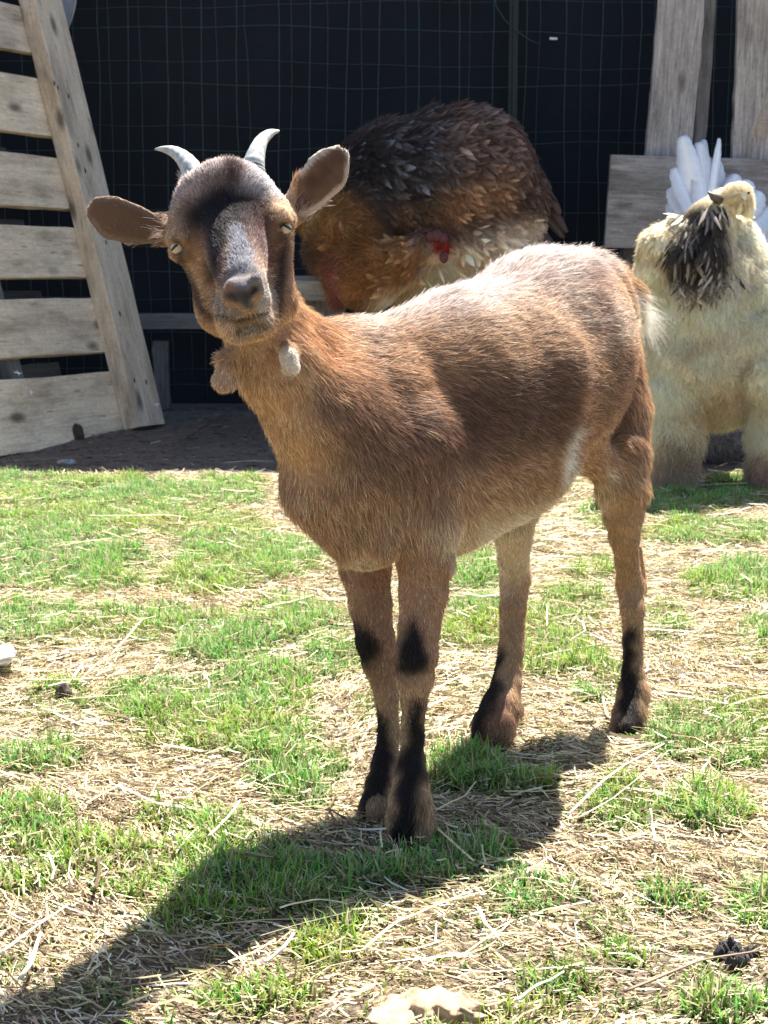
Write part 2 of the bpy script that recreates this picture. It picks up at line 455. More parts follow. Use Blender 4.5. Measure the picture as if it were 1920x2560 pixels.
# where the grass grows: patches seen in the photograph (px, py, rx, ry, strength), turned into ground positions
PATCH = [(100, 1230, 260, 50, 1.), (330, 1250, 200, 55, .9), (120, 1330, 220, 60, 1.), (560, 1230, 110, 45, .7), (480, 1320, 200, 40, .8),
         (160, 1420, 240, 70, .95), (620, 1400, 190, 60, 1.), (520, 1450, 120, 45, .8), (90, 1560, 140, 60, .7), (380, 1560, 220, 50, .5),
         (720, 1560, 140, 60, .75), (560, 1620, 140, 50, .8), (440, 1760, 200, 60, .9), (650, 1740, 130, 90, .9), (850, 1650, 100, 60, .6),
         (560, 1830, 220, 60, .9), (740, 1930, 130, 60, .9), (760, 2000, 90, 30, .8), (150, 1750, 100, 50, .5), (90, 1900, 130, 40, .7),
         (60, 2060, 150, 60, .9), (200, 2140, 170, 60, .6), (60, 2200, 100, 40, .5), (480, 2050, 130, 45, .6), (560, 2130, 160, 60, .7),
         (620, 2230, 240, 70, 1.), (480, 2290, 120, 50, .8), (760, 2210, 150, 60, .9), (900, 2180, 150, 40, .8), (1120, 2120, 160, 55, 1.), (1050, 2180, 140, 40, 1.),
         (820, 2370, 90, 60, .95), (330, 2200, 120, 50, .5), (1330, 2240, 130, 60, .7), (1200, 2180, 120, 40, .6), (610, 2500, 110, 50, .7), (720, 2500, 90, 40, .6), (240, 2500, 120, 40, .3),
         (1180, 1430, 90, 60, .9), (1190, 1560, 110, 70, .9), (1370, 1560, 130, 50, .55), (1450, 1500, 90, 40, .6), (1400, 1650, 120, 60, .7), (1500, 1720, 90, 50, .5),
         (1160, 1930, 110, 50, 1.), (1280, 1960, 110, 35, .9), (1560, 2030, 100, 50, .9), (1560, 1990, 60, 30, .7), (1770, 2030, 110, 60, 1.), (1745, 1830, 130, 60, .85),
         (1690, 1868, 80, 50, .9), (1860, 1800, 110, 60, .8), (1850, 1900, 100, 40, .6), (1840, 1460, 130, 50, 1.), (1780, 1340, 180, 35, .9), (1680, 1270, 160, 35, .9), (1900, 1600, 60, 60, .5),
         (1850, 1230, 90, 40, .9), (1500, 1300, 60, 40, .5), (1480, 1430, 70, 40, .5), (1670, 1560, 60, 50, .5), (1890, 2280, 60, 60, .8), (1700, 2250, 90, 40, .6), (1560, 2400, 100, 40, .6), (1500, 2310, 60, 30, .4),
         (1820, 2530, 130, 50, .9), (1380, 2480, 120, 60, .6), (1300, 2530, 160, 40, .5), (1560, 2540, 110, 40, .4), (900, 2300, 80, 40, .4), (60, 2420, 90, 30, .3), (960, 1760, 80, 60, .4)]
def grass_density(x, y):
    Q3 = np.stack([x, y, np.zeros_like(x)], 1)
    px, py, _ = proj(Q3)
    d = np.zeros_like(x)
    for (cx, cy, rx, ry, s) in PATCH:
        e = ((px-cx)/rx)**2 + ((py-cy)/ry)**2
        d = np.maximum(d, s*np.clip(1.35-e, 0, 1))
    Q = Q3[:, :2]
    nz_ = fbm(Q, 9., 3, 4)
    out = (px < -60) | (px > 1980) | (py > 2600)
    d = np.where(out, np.clip((nz_-.45)*6, 0, 1), d)
    fine = fbm(Q, 38., 2, 21)
    d = np.clip(np.maximum(d*1.45 + (fine-.5)*1.2*(d > .02), .10*(nz_ > .42)), 0, 1)
    return d*(y < SH-.035 + .08*(fine-.5))

def strips(n, pos, ang, elev, length, width, bend, c0, c1, segs=2, up=None, curl=None):
    """n ribbons; ang heading, elev start elevation, bend change of elevation along it"""
    V = np.zeros((n, (segs+1)*2, 3), dtype=np.float32); C = np.zeros((n, (segs+1)*2, 3), dtype=np.float32)
    p = pos.copy(); e = elev.copy(); a = ang.copy()
    side = np.stack([-np.sin(ang), np.cos(ang), np.zeros(n)], 1)
    if up is not None: side = side*np.cos(up)[:, None] + np.array([0, 0, 1.])*np.sin(up)[:, None]
    for k in range(segs+1):
        f = k/segs
        wk = width*(1-f*f*.88 if curl is None else np.ones(n))
        V[:, 2*k] = p - side*wk[:, None]*.5; V[:, 2*k+1] = p + side*wk[:, None]*.5
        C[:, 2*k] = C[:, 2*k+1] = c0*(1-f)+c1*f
        if k < segs:
            st = length/segs
            p = p + np.stack([np.cos(a)*np.cos(e), np.sin(a)*np.cos(e), np.sin(e)], 1)*st[:, None]
            e = e + bend/segs
            if curl is not None: a = a + curl/segs
    F0 = []
    for k in range(segs): F0.append((2*k, 2*k+1, 2*k+3, 2*k+2))
    F0 = np.array(F0)
    Fc = (F0[None] + (np.arange(n)*(segs+1)*2)[:, None, None]).reshape(-1, 4)
    return V.reshape(-1, 3), Fc, C.reshape(-1, 3)

# ---- grass
N = 1100000
yq = 0.55 + (SH+.05-.55)*np.sqrt(rng.random(N)); xq = (rng.random(N)-.5)*2*(.24*yq+.14+.35*(rng.random(N) < .12))
keep = rng.random(N) < grass_density(xq, yq)*np.where(np.abs(xq) > .24*yq+.06, .5, 1)
xq, yq = xq[keep], yq[keep]; N = len(xq)
if N > 300000: xq, yq = xq[:300000], yq[:300000]; N = 300000
dens = grass_density(xq, yq)
clump = fbm(np.stack([xq, yq], 1), 30., 2, 50)
ang = rng.random(N)*2*np.pi; 
elev = R(90)-np.abs(rng.normal(0, .75, N)); bend = -rng.random(N)*2.2
ln = (.007+.012*rng.random(N))*(0.5+.75*dens)*(0.4+1.2*clump); wd = .0010+.0015*rng.random(N)
g0 = np.stack([.025+.02*rng.random(N), .05+.04*rng.random(N), .012+.01*rng.random(N)], 1)  # dark blade roots: shade low between the blades painted in
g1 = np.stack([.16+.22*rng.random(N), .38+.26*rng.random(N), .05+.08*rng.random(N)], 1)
hue = fbm(np.stack([xq, yq], 1), 7., 2, 71)[:, None]
blu = np.array([.82, .96, 1.25]); yel = np.array([1.4, 1.08, .75])
tint = np.where(hue > .5, 1+(yel-1)*(hue-.5)*3, 1+(blu-1)*(.5-hue)*3)
g0 = g0*tint; g1 = g1*tint
dry = rng.random(N) < .30
g0[dry] = (.22, .17, .08); g1[dry] = np.array((.62, .58, .34))*(.5+.7*rng.random((dry.sum(), 1)))
pos = np.stack([xq, yq, gh(xq, yq)], 1)
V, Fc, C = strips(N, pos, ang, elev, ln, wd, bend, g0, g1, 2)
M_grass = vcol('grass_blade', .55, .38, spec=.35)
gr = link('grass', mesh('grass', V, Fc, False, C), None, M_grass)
tag(gr, 'short bright green grass growing in patches through the straw', 'grass', kind='stuff')

# ---- straw litter: short chaff and longer bits
def straw_cols(n, bright=1.):
    b = (rng.random(n)**1.05)[:, None]
    c = np.array([.24, .16, .08])*(1-b) + np.array([.86, .75, .43])*b
    k = rng.random(n) < .26; c[k] = c[k]*np.array([.36, .30, .27])  # dark bits painted as the shaded gaps between strands
    k = rng.random(n) < .10; c[k] = (.80, .74, .60)
    k = rng.random(n) < .06; c[k] = (.42, .27, .19)
    return c*bright
def straw_batch(n, lmin, lmax, wmin, wmax, lift, flatness, ymax=SH+.02):
    y = .55+(ymax-.55)*np.sqrt(rng.random(n)); x = (rng.random(n)-.5)*2*(.24*y+.14+.35*(rng.random(n) < .12))
    d = grass_density(x, y)
    k = rng.random(n) < (1-.72*d)
    x, y, d = x[k], y[k], d[k]; m = len(x)
    swirl = (fbm(np.stack([x, y], 1), 4., 2, 90)-.5)*3.2 + np.pi*(rng.random(m) < .5)
    a = swirl + rng.normal(0, .62, m)
    L = lmin+(lmax-lmin)*rng.random(m)**2; Wd = wmin+(wmax-wmin)*rng.random(m)
    e = rng.normal(.02, flatness, m)
    z = gh(x, y)+(lift+.008*d)*rng.random(m)+np.maximum(0, -np.sin(e))*L + .0005
    c = straw_cols(m)
    return strips(m, np.stack([x, y, z], 1), a, e, L, Wd, rng.normal(-.05, .35, m)-e*.6, c, c*.92, 2, up=rng.normal(0, .6, m), curl=rng.normal(0, .8, m))
Vs, Fs, Cs = [], [], []; o_ = 0
for args in ((290000, .004, .017, .0004, .0013, .003, .22), (90000, .010, .036, .0005, .0015, .006, .12), (5000, .03, .08, .0010, .0024, .008, .07)):
    V, Fc, C = straw_batch(*args); Vs.append(V); Fs.append(Fc+o_); Cs.append(C); o_ += len(V)
M_straw = vcol('straw', .6, .18, spec=.4)
st_ = link('straw_litter', mesh('straw_litter', np.vstack(Vs), np.vstack(Fs), False, np.vstack(Cs)), None, M_straw)
tag(st_, 'dry pale straw and hay scattered over the ground', 'straw', kind='stuff')

# ---- sparse debris on the shaded dirt
n = 16000
y = 3.0+1.0*rng.random(n); x = (rng.random(n)-.5)*2.4
a = rng.normal(0, .7, n); L = .004+.03*rng.random(n)**3
c = np.array([.12, .10, .085])*(.4+1.3*rng.random(n)[:, None]); c[rng.random(n) < .05] = (.4, .36, .3)
V, Fc, C = strips(n, np.stack([x, y, gh(x, y)+.002+.002*rng.random(n)], 1), a, rng.normal(0, .08, n), L, .0008+.0014*rng.random(n), rng.normal(0, .3, n), c, c, 2, up=rng.normal(0, .6, n), curl=rng.normal(0, .8, n))
db = link('dirt_litter', mesh('dirt_litter', V, Fc, False, C), None, M_straw)
tag(db, 'dull bits of twig and old straw strewn on the shaded dirt by the fence', 'litter', kind='stuff')

# ---- individual stalks, twigs and scraps one can point at
def stalk(name, pix, wid, color, label, cat, zl=.012, group=None, taper=.6, hollow=True):
    pts = [GP(x, y, z_+zl) for (x, y, z_) in pix]
    # resample
    P_ = np.array(pts); s = np.linspace(0, 1, 12); u = np.linspace(0, 1, len(P_))
    Q_ = np.stack([np.interp(s, u, P_[:, k]) for k in range(3)], 1)
    Q_[:, 2] += .0006*np.sin(s*9+wid*1e4)
    v, f = tube(Q_, [wid*.8*(1-(1-taper)*q)*(1+.25*math.exp(-((q-.45)/.02)**2)) for q in s], 5)
    zc = np.interp(np.repeat(np.arange(12), 5), np.arange(12), Q_[:, 2]); v = [np.array((q[0], q[1], z0+(q[2]-z0)*.5)) for q, z0 in zip(v, zc)]
    me = pymesh(name, v, f)
    o = link(name, me, None, flat(name+'_m', color, .6, .3, 90))
    tag(o, label, cat, group); return o
ST = (.66, .56, .36); PL = (.78, .72, .55); TW = (.16, .10, .06)
S = 'loose straw stalks on the ground'
stalk('straw_stalk', [(222, 1288, .02), (330, 1290, .02), (420, 1286, .02), (470, 1294, .01)], .0017, PL, 'long straight pale stalk lying level on the upper left grass', 'straw', group=S)
stalk('straw_stalk', [(272, 1640, .0), (320, 1590, .01), (358, 1546, .015), (388, 1540, .01)], .0016, ST, 'yellow stalk with a bent tip slanting up in the middle left grass', 'straw', group=S)
stalk('straw_stalk', [(1420, 2035, .0), (1500, 1960, .01), (1570, 1905, .02), (1660, 1860, .02)], .0017, PL, 'long thick pale stalk slanting up below the hind hoof at right', 'straw', group=S)
stalk('straw_stalk', [(1440, 2045, .0), (1530, 2000, .005), (1600, 1940, .02), (1655, 1885, .03)], .0011, ST, 'thinner stalk crossing just under the long thick pale one at right', 'straw', group=S)
stalk('straw_stalk', [(1640, 2110, .0), (1630, 2060, .01), (1626, 2020, .02)], .0020, PL, 'short broad pale stalk standing almost upright at lower right', 'straw', group=S)
stalk('straw_stalk', [(1630, 1900, .015), (1655, 1935, .01), (1680, 1975, .0)], .0013, ST, 'short stalk leaning down to the right from the crossing stalks', 'straw', group=S)
stalk('straw_stalk', [(1340, 2425, .0), (1430, 2418, .0), (1540, 2422, .0), (1600, 2428, .0)], .0013, PL, 'long level pale stalk in the straw near the bottom, right of centre', 'straw', group=S)
stalk('straw_stalk', [(1290, 2500, .0), (1350, 2460, .006), (1410, 2430, .01)], .0017, PL, 'pale stalk slanting up just right of the curled dead leaf', 'straw', group=S)
stalk('straw_stalk', [(905, 2375, .0), (985, 2310, .0), (1080, 2265, .006), (1180, 2230, .006)], .0018, ST, 'long straw stalk running up from the grass clump at lower centre', 'straw', group=S)
stalk('straw_stalk', [(1195, 2270, .0), (1215, 2310, .0), (1245, 2345, .0)], .0020, PL, 'short thick stalk below the grass tuft in front of the near hoof', 'straw', group=S)
stalk('straw_stalk', [(520, 2090, .0), (565, 2050, .006), (600, 2000, .012)], .0016, PL, 'pale stalk slanting up in the left foreground above the shadow', 'straw', group=S)
stalk('straw_stalk', [(700, 2270, .006), (790, 2245, .006), (870, 2260, .0)], .0013, ST, 'dim stalk lying inside the goat shadow in the foreground', 'straw', group=S)
stalk('straw_stalk', [(0, 2380, .0), (60, 2340, .0), (110, 2300, .006), (170, 2262, .006)], .0017, PL, 'long pale stalk slanting up at the left edge near the bottom', 'straw', group=S)
stalk('straw_stalk', [(50, 2450, .0), (80, 2400, .006), (102, 2330, .012)], .0026, ST, 'broad yellow straw blade rising at the lower left', 'straw', group=S)
stalk('straw_stalk', [(660, 2405, .0), (710, 2370, .006), (735, 2330, .012)], .0022, PL, 'broad split straw blade beside the shadow edge at bottom centre left', 'straw', group=S)
stalk('straw_stalk', [(1080, 1730, .0), (1150, 1690, .005), (1240, 1680, .01)], .0018, PL, 'pale bent stalk between the front and the hind legs', 'straw', group=S)
stalk('straw_stalk', [(1330, 1645, .0), (1440, 1620, .0), (1530, 1605, .005)], .0012, PL, 'thin pale stalk just left of the near hind cannon', 'straw', group=S)
stalk('straw_stalk', [(1600, 1565, .0), (1680, 1562, .0), (1780, 1545, .004)], .0013, ST, 'level straw stalk right of the hind hock', 'straw', group=S)
stalk('straw_stalk', [(1090, 2025, .0), (1160, 1990, .004), (1190, 1955, .012)], .0012, ST, 'dull stalk leaning up out of the shadow beside the near front hoof', 'straw', group=S)
stalk('straw_stalk', [(740, 1370, .0), (820, 1362, .0)], .0012, PL, 'short level stalk just left of the chest line in the grass', 'straw', group=S)
stalk('twig', [(1560, 2480, .0), (1660, 2435, .003), (1760, 2400, .004), (1910, 2372, .004)], .0021, TW, 'long thin brown twig at the lower right running over the dark dung clod', 'twig')
stalk('twig', [(1770, 2205, .0), (1860, 2222, .0), (1900, 2228, .0)], .0015, (.28, .17, .09), 'short reddish brown twig in the straw at the right edge above the dung clod', 'twig')
stalk('twig', [(430, 1115, .0), (520, 1062, .0), (590, 1020, .0), (660, 1000, .0)], .003, (.06, .05, .045), 'dark curved twig on the shaded dirt beside the pallet beam', 'twig')
stalk('twig', [(10, 1150, .0), (120, 1148, .0), (230, 1140, .0), (330, 1136, .0)], .0016, (.2, .17, .14), 'thin pale twig lying along the foot of the leaning pallet', 'twig')
stalk('twig', [(560, 1156, .0), (640, 1152, .0), (700, 1152, .0)], .0011, (.55, .52, .5), 'thin whitish twig on the shaded dirt left of the goat chest', 'twig')

# curled dead leaf at the bottom edge
def sheet(name, fx, nu, nv, mat, parent=None, th=.0008):
    V = []; 
    for i in range(nu+1):
        for j in range(nv+1): V.append(fx(i/nu, j/nv))
    V = np.array(V); idx = np.arange(len(V)).reshape(nu+1, nv+1)
    Fq = np.stack([idx[:-1, :-1].ravel(), idx[1:, :-1].ravel(), idx[1:, 1:].ravel(), idx[:-1, 1:].ravel()], 1)
    me = mesh(name, V, Fq)
    o = link(name, me, parent, mat)
    s_ = o.modifiers.new('solid', 'SOLIDIFY'); s_.thickness = th
    return o
def leaf_fx(u, v):
    px = 925 + 300*u; base = 2575 - 25*u
    w_ = (math.sin(math.pi*min(1, .12+.88*u))**.5)
    py = base - 95*v*w_
    z = .004 + .007*math.sin(v*2.6)*w_ + .0025*math.sin(u*9+v*4) + .0022*math.sin(u*29+v*3)*v + .0015*abs(math.sin(v*14+u*2))
    if u > .72: z += .012*math.sin((u-.72)*11)*v
    return GP(px+6*math.sin(v*9), py+5*math.sin(u*31), z)
lf = sheet('dead_leaf', leaf_fx, 30, 12, flat('dead_leaf', (.34, .235, .145), .85, .35, 60)); tag(lf, 'curled tan dead leaf lying on the straw at the bottom edge', 'leaf')
# white scrap at left edge
def feather_fx(u, v):
    px = -70 + (112-40*abs(v-.4))*u; py = 1618 + 52*v + 6*math.sin(u*5)
    return GP(px, py, .018 + .014*math.sin(v*math.pi) - .012*u + .003*math.sin(v*25))
sf = sheet('white_feather', feather_fx, 12, 16, flat('feather_white', (.85, .85, .84), .7, .05)); tag(sf, 'ruffled white feather lying in the grass at the left edge', 'feather')
# dark dung clod at lower right, dark lumps elsewhere
def lump(name, px, py, rx, ry, rz, color, label, cat, seed, z=0.):
    c = GP(px, py, 0.); k = K(c[1])
    V = []; nu, nv = 18, 10; rs_ = np.random.default_rng(seed)
    for j in range(nv+1):
        th = math.pi*j/nv
        for i in range(nu):
            ph = 2*math.pi*i/nu
            V.append((math.sin(th)*math.cos(ph), math.sin(th)*math.sin(ph), math.cos(th)))
    V = np.array(V); n_ = .5+1.0*fbm(V+seed, 2.6, 4, seed)[:, None]
    V = V*n_*np.array([rx*k, ry*k*1.6, rz]) + c + np.array([0, 0, rz*.4+z])
    Fc = []
    for j in range(nv):
        for i in range(nu): Fc.append((j*nu+i, (j+1)*nu+i, (j+1)*nu+(i+1) % nu, j*nu+(i+1) % nu))
    o = link(name, pymesh(name, V, Fc), None, bpy.data.materials.get(name+'_m') or flat(name+'_m', color, .85, .5, 120)); tag(o, label, cat); return o
dung = root('dung_pile', tuple(GP(1835, 2412)), label='dark crumbly dung clod under the twig at the lower right', cat='dung')
for i_ in range(26):
    o_d = lump('clod', 1835+rng.normal(0, 26), 2412+rng.normal(0, 12), 9+11*rng.random(), 7+5*rng.random(), .0045+.004*rng.random(), (.03, .024, .023), None, None, 40+i_, .004*rng.random())
    o_d.parent = dung; o_d.matrix_parent_inverse = PINV[dung.name]
    o_d.name = 'clod'
lump('soil_lump', 160, 1752, 22, 12, .012, (.05, .035, .025), 'small dark soil lump in the grass at the left', 'soil', 4)
lump('soil_lump', 175, 1345, 46, 12, .006, (.05, .04, .03), 'dark bare scrape of soil in the bright green grass at upper left', 'soil', 5)
lump('soil_lump', 195, 1100, 16, 14, .022, (.02, .018, .018), 'small black lump against the lowest pallet board', 'soil', 6)
lump('stone', 170, 1160, 24, 8, .006, (.3, .3, .3), 'small grey stone at the foot of the leaning pallet', 'stone', 7)
lump('soil_lump', 1250, 2452, 20, 9, .006, (.04, .03, .025), 'little dark lump in the straw right of the dead leaf', 'soil', 8)
# tiny down feathers
k = 0
for (x, y, d, lb) in ((45, 932, 3.13, 'tiny white down feather in the dark gap of the leaning pallet'), (80, 980, 3.14, 'tiny white down feather stuck on the top of the lowest pallet board'), (92, 1086, 3.14, 'tiny white down feather low on the lowest pallet board'), (390, 1011, 3.30, 'tiny white down feather near the foot of the pallet beam')):
    o0 = Vector((0, 0, CAM_H)); r0 = Vector(P(x, y, 3.0))-o0
    pl = B0 + nax*((.022 if x > 300 else -.017)); c = np.array(o0 + r0*((pl-o0).dot(nax)/r0.dot(nax))); V = []; Fc = []
    for i in range(9):
        an = rng.random()*6.28; el = rng.random()*2-.6; L = .004+.004*rng.random()
        dd = np.array([math.cos(an), -.3, math.sin(an)])*L; sd_ = np.array([-dd[2], 0, dd[0]])*.12
        b0 = len(V); V += [c-sd_, c+sd_, c+dd+sd_*.4, c+dd-sd_*.4]; Fc.append((b0, b0+1, b0+2, b0+3))
    o = link('down_feather', pymesh('down_feather', V, Fc, False), None, bpy.data.materials['feather_white']); tag(o, lb, 'feather', 'tiny down feathers caught on the pallet')
# ================================================================== implicit surfaces
def rot_from(z, hint=(0, 0, 1)):
    z = np.asarray(z, float); z = z/np.linalg.norm(z)
    h = np.asarray(hint, float)
    x = np.cross(h, z); x /= np.linalg.norm(x); y = np.cross(z, x)
    return np.stack([x, y, z])       # rows
class Blob:
    def __init__(s): s.p = []
    def cone(s, a, b, ra, rb, k=.012, sq=None, f=1., sub=False):
        """round cone a-b; optional squash by factor f along unit vector sq"""
        s.p.append(('c', np.asarray(a, float), np.asarray(b, float), float(ra), float(rb), k, None if sq is None else np.asarray(sq, float)/np.linalg.norm(sq), f, sub))
    def ell(s, c, r, k=.012, M=None, sub=False):
        s.p.append(('e', np.asarray(c, float), np.asarray(r, float), M, 0, k, None, 1, sub))
    def bounds(s, q, pad):
        if q[0] == 'c':
            m = pad + q[5]; lo = np.minimum(q[1]-q[3], q[2]-q[4])-m; hi = np.maximum(q[1]+q[3], q[2]+q[4])+m
        else:
            r = q[2].max() if q[3] is not None else q[2]; m = pad + q[5]; lo = q[1]-r-m; hi = q[1]+r+m
        return lo, hi
    def d(s, q, X):
        if q[0] == 'c':
            _, a, b, ra, rb, k, n, f, _s = q
            pa = X-a; ba = b-a
            if n is not None and f < 1:
                g = (1/f-1)
                pa = pa + (pa@n)[:, None]*n*g; ba = ba + (ba@n)*n*g
            L2 = max(ba@ba, 1e-12); t = np.clip((pa@ba)/L2, 0, 1)
            dd = np.sqrt(((pa-t[:, None]*ba)**2).sum(1)) - (ra+(rb-ra)*t)
            return dd*(f if n is not None else 1)**.5
        _, c, r, M, _0, k, _n, _f, _s = q
        Y = X-c
        if M is not None: Y = Y@M.T
        k0 = np.sqrt(((Y/r)**2).sum(1)); k1 = np.sqrt(((Y/(r*r))**2).sum(1))+1e-9
        return k0*(k0-1)/k1
    @staticmethod
    def comb(o, dd, q):
        k = q[5]
        if q[8]:
            dd = -dd; h = np.clip(.5+.5*(dd-o)/k, 0, 1); return o*(1-h)+dd*h + k*h*(1-h)
        h = np.clip(.5+.5*(o-dd)/k, 0, 1); return o*(1-h)+dd*h - k*h*(1-h)
    def f(s, X, pad=.02):
        o = np.full(len(X), .06)
        for q in s.p:
            lo, hi = s.bounds(q, pad)
            m = np.nonzero(((X > lo) & (X < hi)).all(1))[0]
            if len(m): o[m] = s.comb(o[m], s.d(q, X[m]), q)
        return o
    def surface(s, h):
        lo = np.min([s.bounds(q, .01)[0] for q in s.p if not q[8]], 0); hi = np.max([s.bounds(q, .01)[1] for q in s.p if not q[8]], 0)
        n = np.ceil((hi-lo)/h).astype(int)+1
        G = np.full(n, .06, dtype=np.float32)
        axs = [lo[k]+h*np.arange(n[k]) for k in range(3)]
        for q in s.p:
            a, b = s.bounds(q, .012)
            i0 = np.clip(np.floor((a-lo)/h).astype(int), 0, n-1); i1 = np.clip(np.ceil((b-lo)/h).astype(int)+1, 1, n)
            if (i1 <= i0).any(): continue
            sl = tuple(slice(i0[k], i1[k]) for k in range(3))
            g = np.stack(np.meshgrid(*[axs[k][sl[k]] for k in range(3)], indexing='ij'), -1).reshape(-1, 3)
            blk = G[sl].ravel().astype(float)
            G[sl] = s.comb(blk, s.d(q, g), q).reshape(G[sl].shape)
        ins = G < 0
        c = np.zeros(tuple(n-1), dtype=np.uint8)
        for dx in (0, 1):
            for dy in (0, 1):
                for dz in (0, 1):
                    c += ins[dx:n[0]-1+dx, dy:n[1]-1+dy, dz:n[2]-1+dz]
        act = (c > 0) & (c < 8)
        cells = np.argwhere(act); ids = np.full(act.shape, -1, dtype=np.int64); ids[act] = np.arange(len(cells))
        acc = np.zeros((len(cells), 3)); cnt = np.zeros(len(cells))
        cr = [(x, y, z) for x in (0, 1) for y in (0, 1) for z in (0, 1)]
        vals = {k: G[cells[:, 0]+k[0], cells[:, 1]+k[1], cells[:, 2]+k[2]] for k in cr}
        for a in cr:
            for ax in range(3):
                if a[ax]: continue
                b = list(a); b[ax] = 1; b = tuple(b)
                va, vb = vals[a], vals[b]; m = (va < 0) != (vb < 0)
                t = va/(va-vb+1e-20)
                p = np.zeros((len(cells), 3)) + np.array(a); p[:, ax] += t
                acc[m] += p[m]; cnt[m] += 1
        V = lo + h*(cells + acc/cnt[:, None])
        F_ = []
        for ax in range(3):
            u, v = (ax+1) % 3, (ax+2) % 3
            sl0 = [slice(1, -1)]*3; sl0[ax] = slice(0, -1); sl1 = list(sl0); sl1[ax] = slice(1, None)
            a = ins[tuple(sl0)]; b = ins[tuple(sl1)]
            E_ = np.argwhere(a != b); off = np.ones(3, dtype=int); off[ax] = 0; E_ = E_+off
            fl = ins[E_[:, 0], E_[:, 1], E_[:, 2]]
            def cid(du, dv):
                q = E_.copy(); q[:, u] -= du; q[:, v] -= dv; return ids[q[:, 0], q[:, 1], q[:, 2]]
            Q = np.stack([cid(1, 1), cid(0, 1), cid(0, 0), cid(1, 0)], 1)
            Q[~fl] = Q[~fl][:, ::-1]
            F_.append(Q)
        Fc = np.vstack(F_)
        for it in range(2):
            g, v0 = s.grad(V); g2 = (g*g).sum(1)+1e-6
            V = V - g*np.clip(v0/g2, -h*.6, h*.6)[:, None]
        g, _ = s.grad(V); Nn = g/(np.linalg.norm(g, axis=1)[:, None]+1e-9)
        return V, Fc, Nn
    def grad(s, V, e=.0008):
        v0 = s.f(V); g = np.zeros_like(V)
        for k in range(3):
            W = V.copy(); W[:, k] += e; g[:, k] = (s.f(W)-v0)/e
        return g, v0

def smooth01(x): x = np.clip(x, 0, 1); return x*x*(3-2*x)
def seg_dist(px, py, pts):
    """distance in photo px to a polyline of (x,y,r), minus interpolated radius"""
    best = np.full(px.shape, 1e9)
    if len(pts) == 1: pts = [pts[0], (pts[0][0]+.01, pts[0][1], pts[0][2])]
    for (x0, y0, r0), (x1, y1, r1) in zip(pts[:-1], pts[1:]):
        dx, dy = x1-x0, y1-y0; t = np.clip(((px-x0)*dx+(py-y0)*dy)/(dx*dx+dy*dy+1e-9), 0, 1)
        best = np.minimum(best, np.hypot(px-x0-t*dx, py-y0-t*dy)-(r0+(r1-r0)*t))
    return best
def paint(C, px, py, D, pts, color, soft=20, Dr=None, s=1.):
    m = s*smooth01(.5-seg_dist(px, py, pts)/soft)
    if Dr is not None: m = m*((D > Dr[0]) & (D < Dr[1]))
    C[:] = C*(1-m[:, None]) + np.array(color)*m[:, None]
def flow_field(V, N, bones):
    W = np.zeros((len(V), 1)); A = np.zeros_like(V)
    for (a, b, s_) in bones:
        a = np.asarray(a); b = np.asarray(b); ba = b-a; t = np.clip(((V-a)@ba)/(ba@ba), 0, 1)
        d = np.linalg.norm(V-a-t[:, None]*ba, axis=1)
        w_ = (1/(d/s_+.15)**4)[:, None]; A += w_*(ba/np.linalg.norm(ba)); W += w_
    A /= W
    A = A - (A*N).sum(1)[:, None]*N
    return A/(np.linalg.norm(A, axis=1)[:, None]+1e-6)

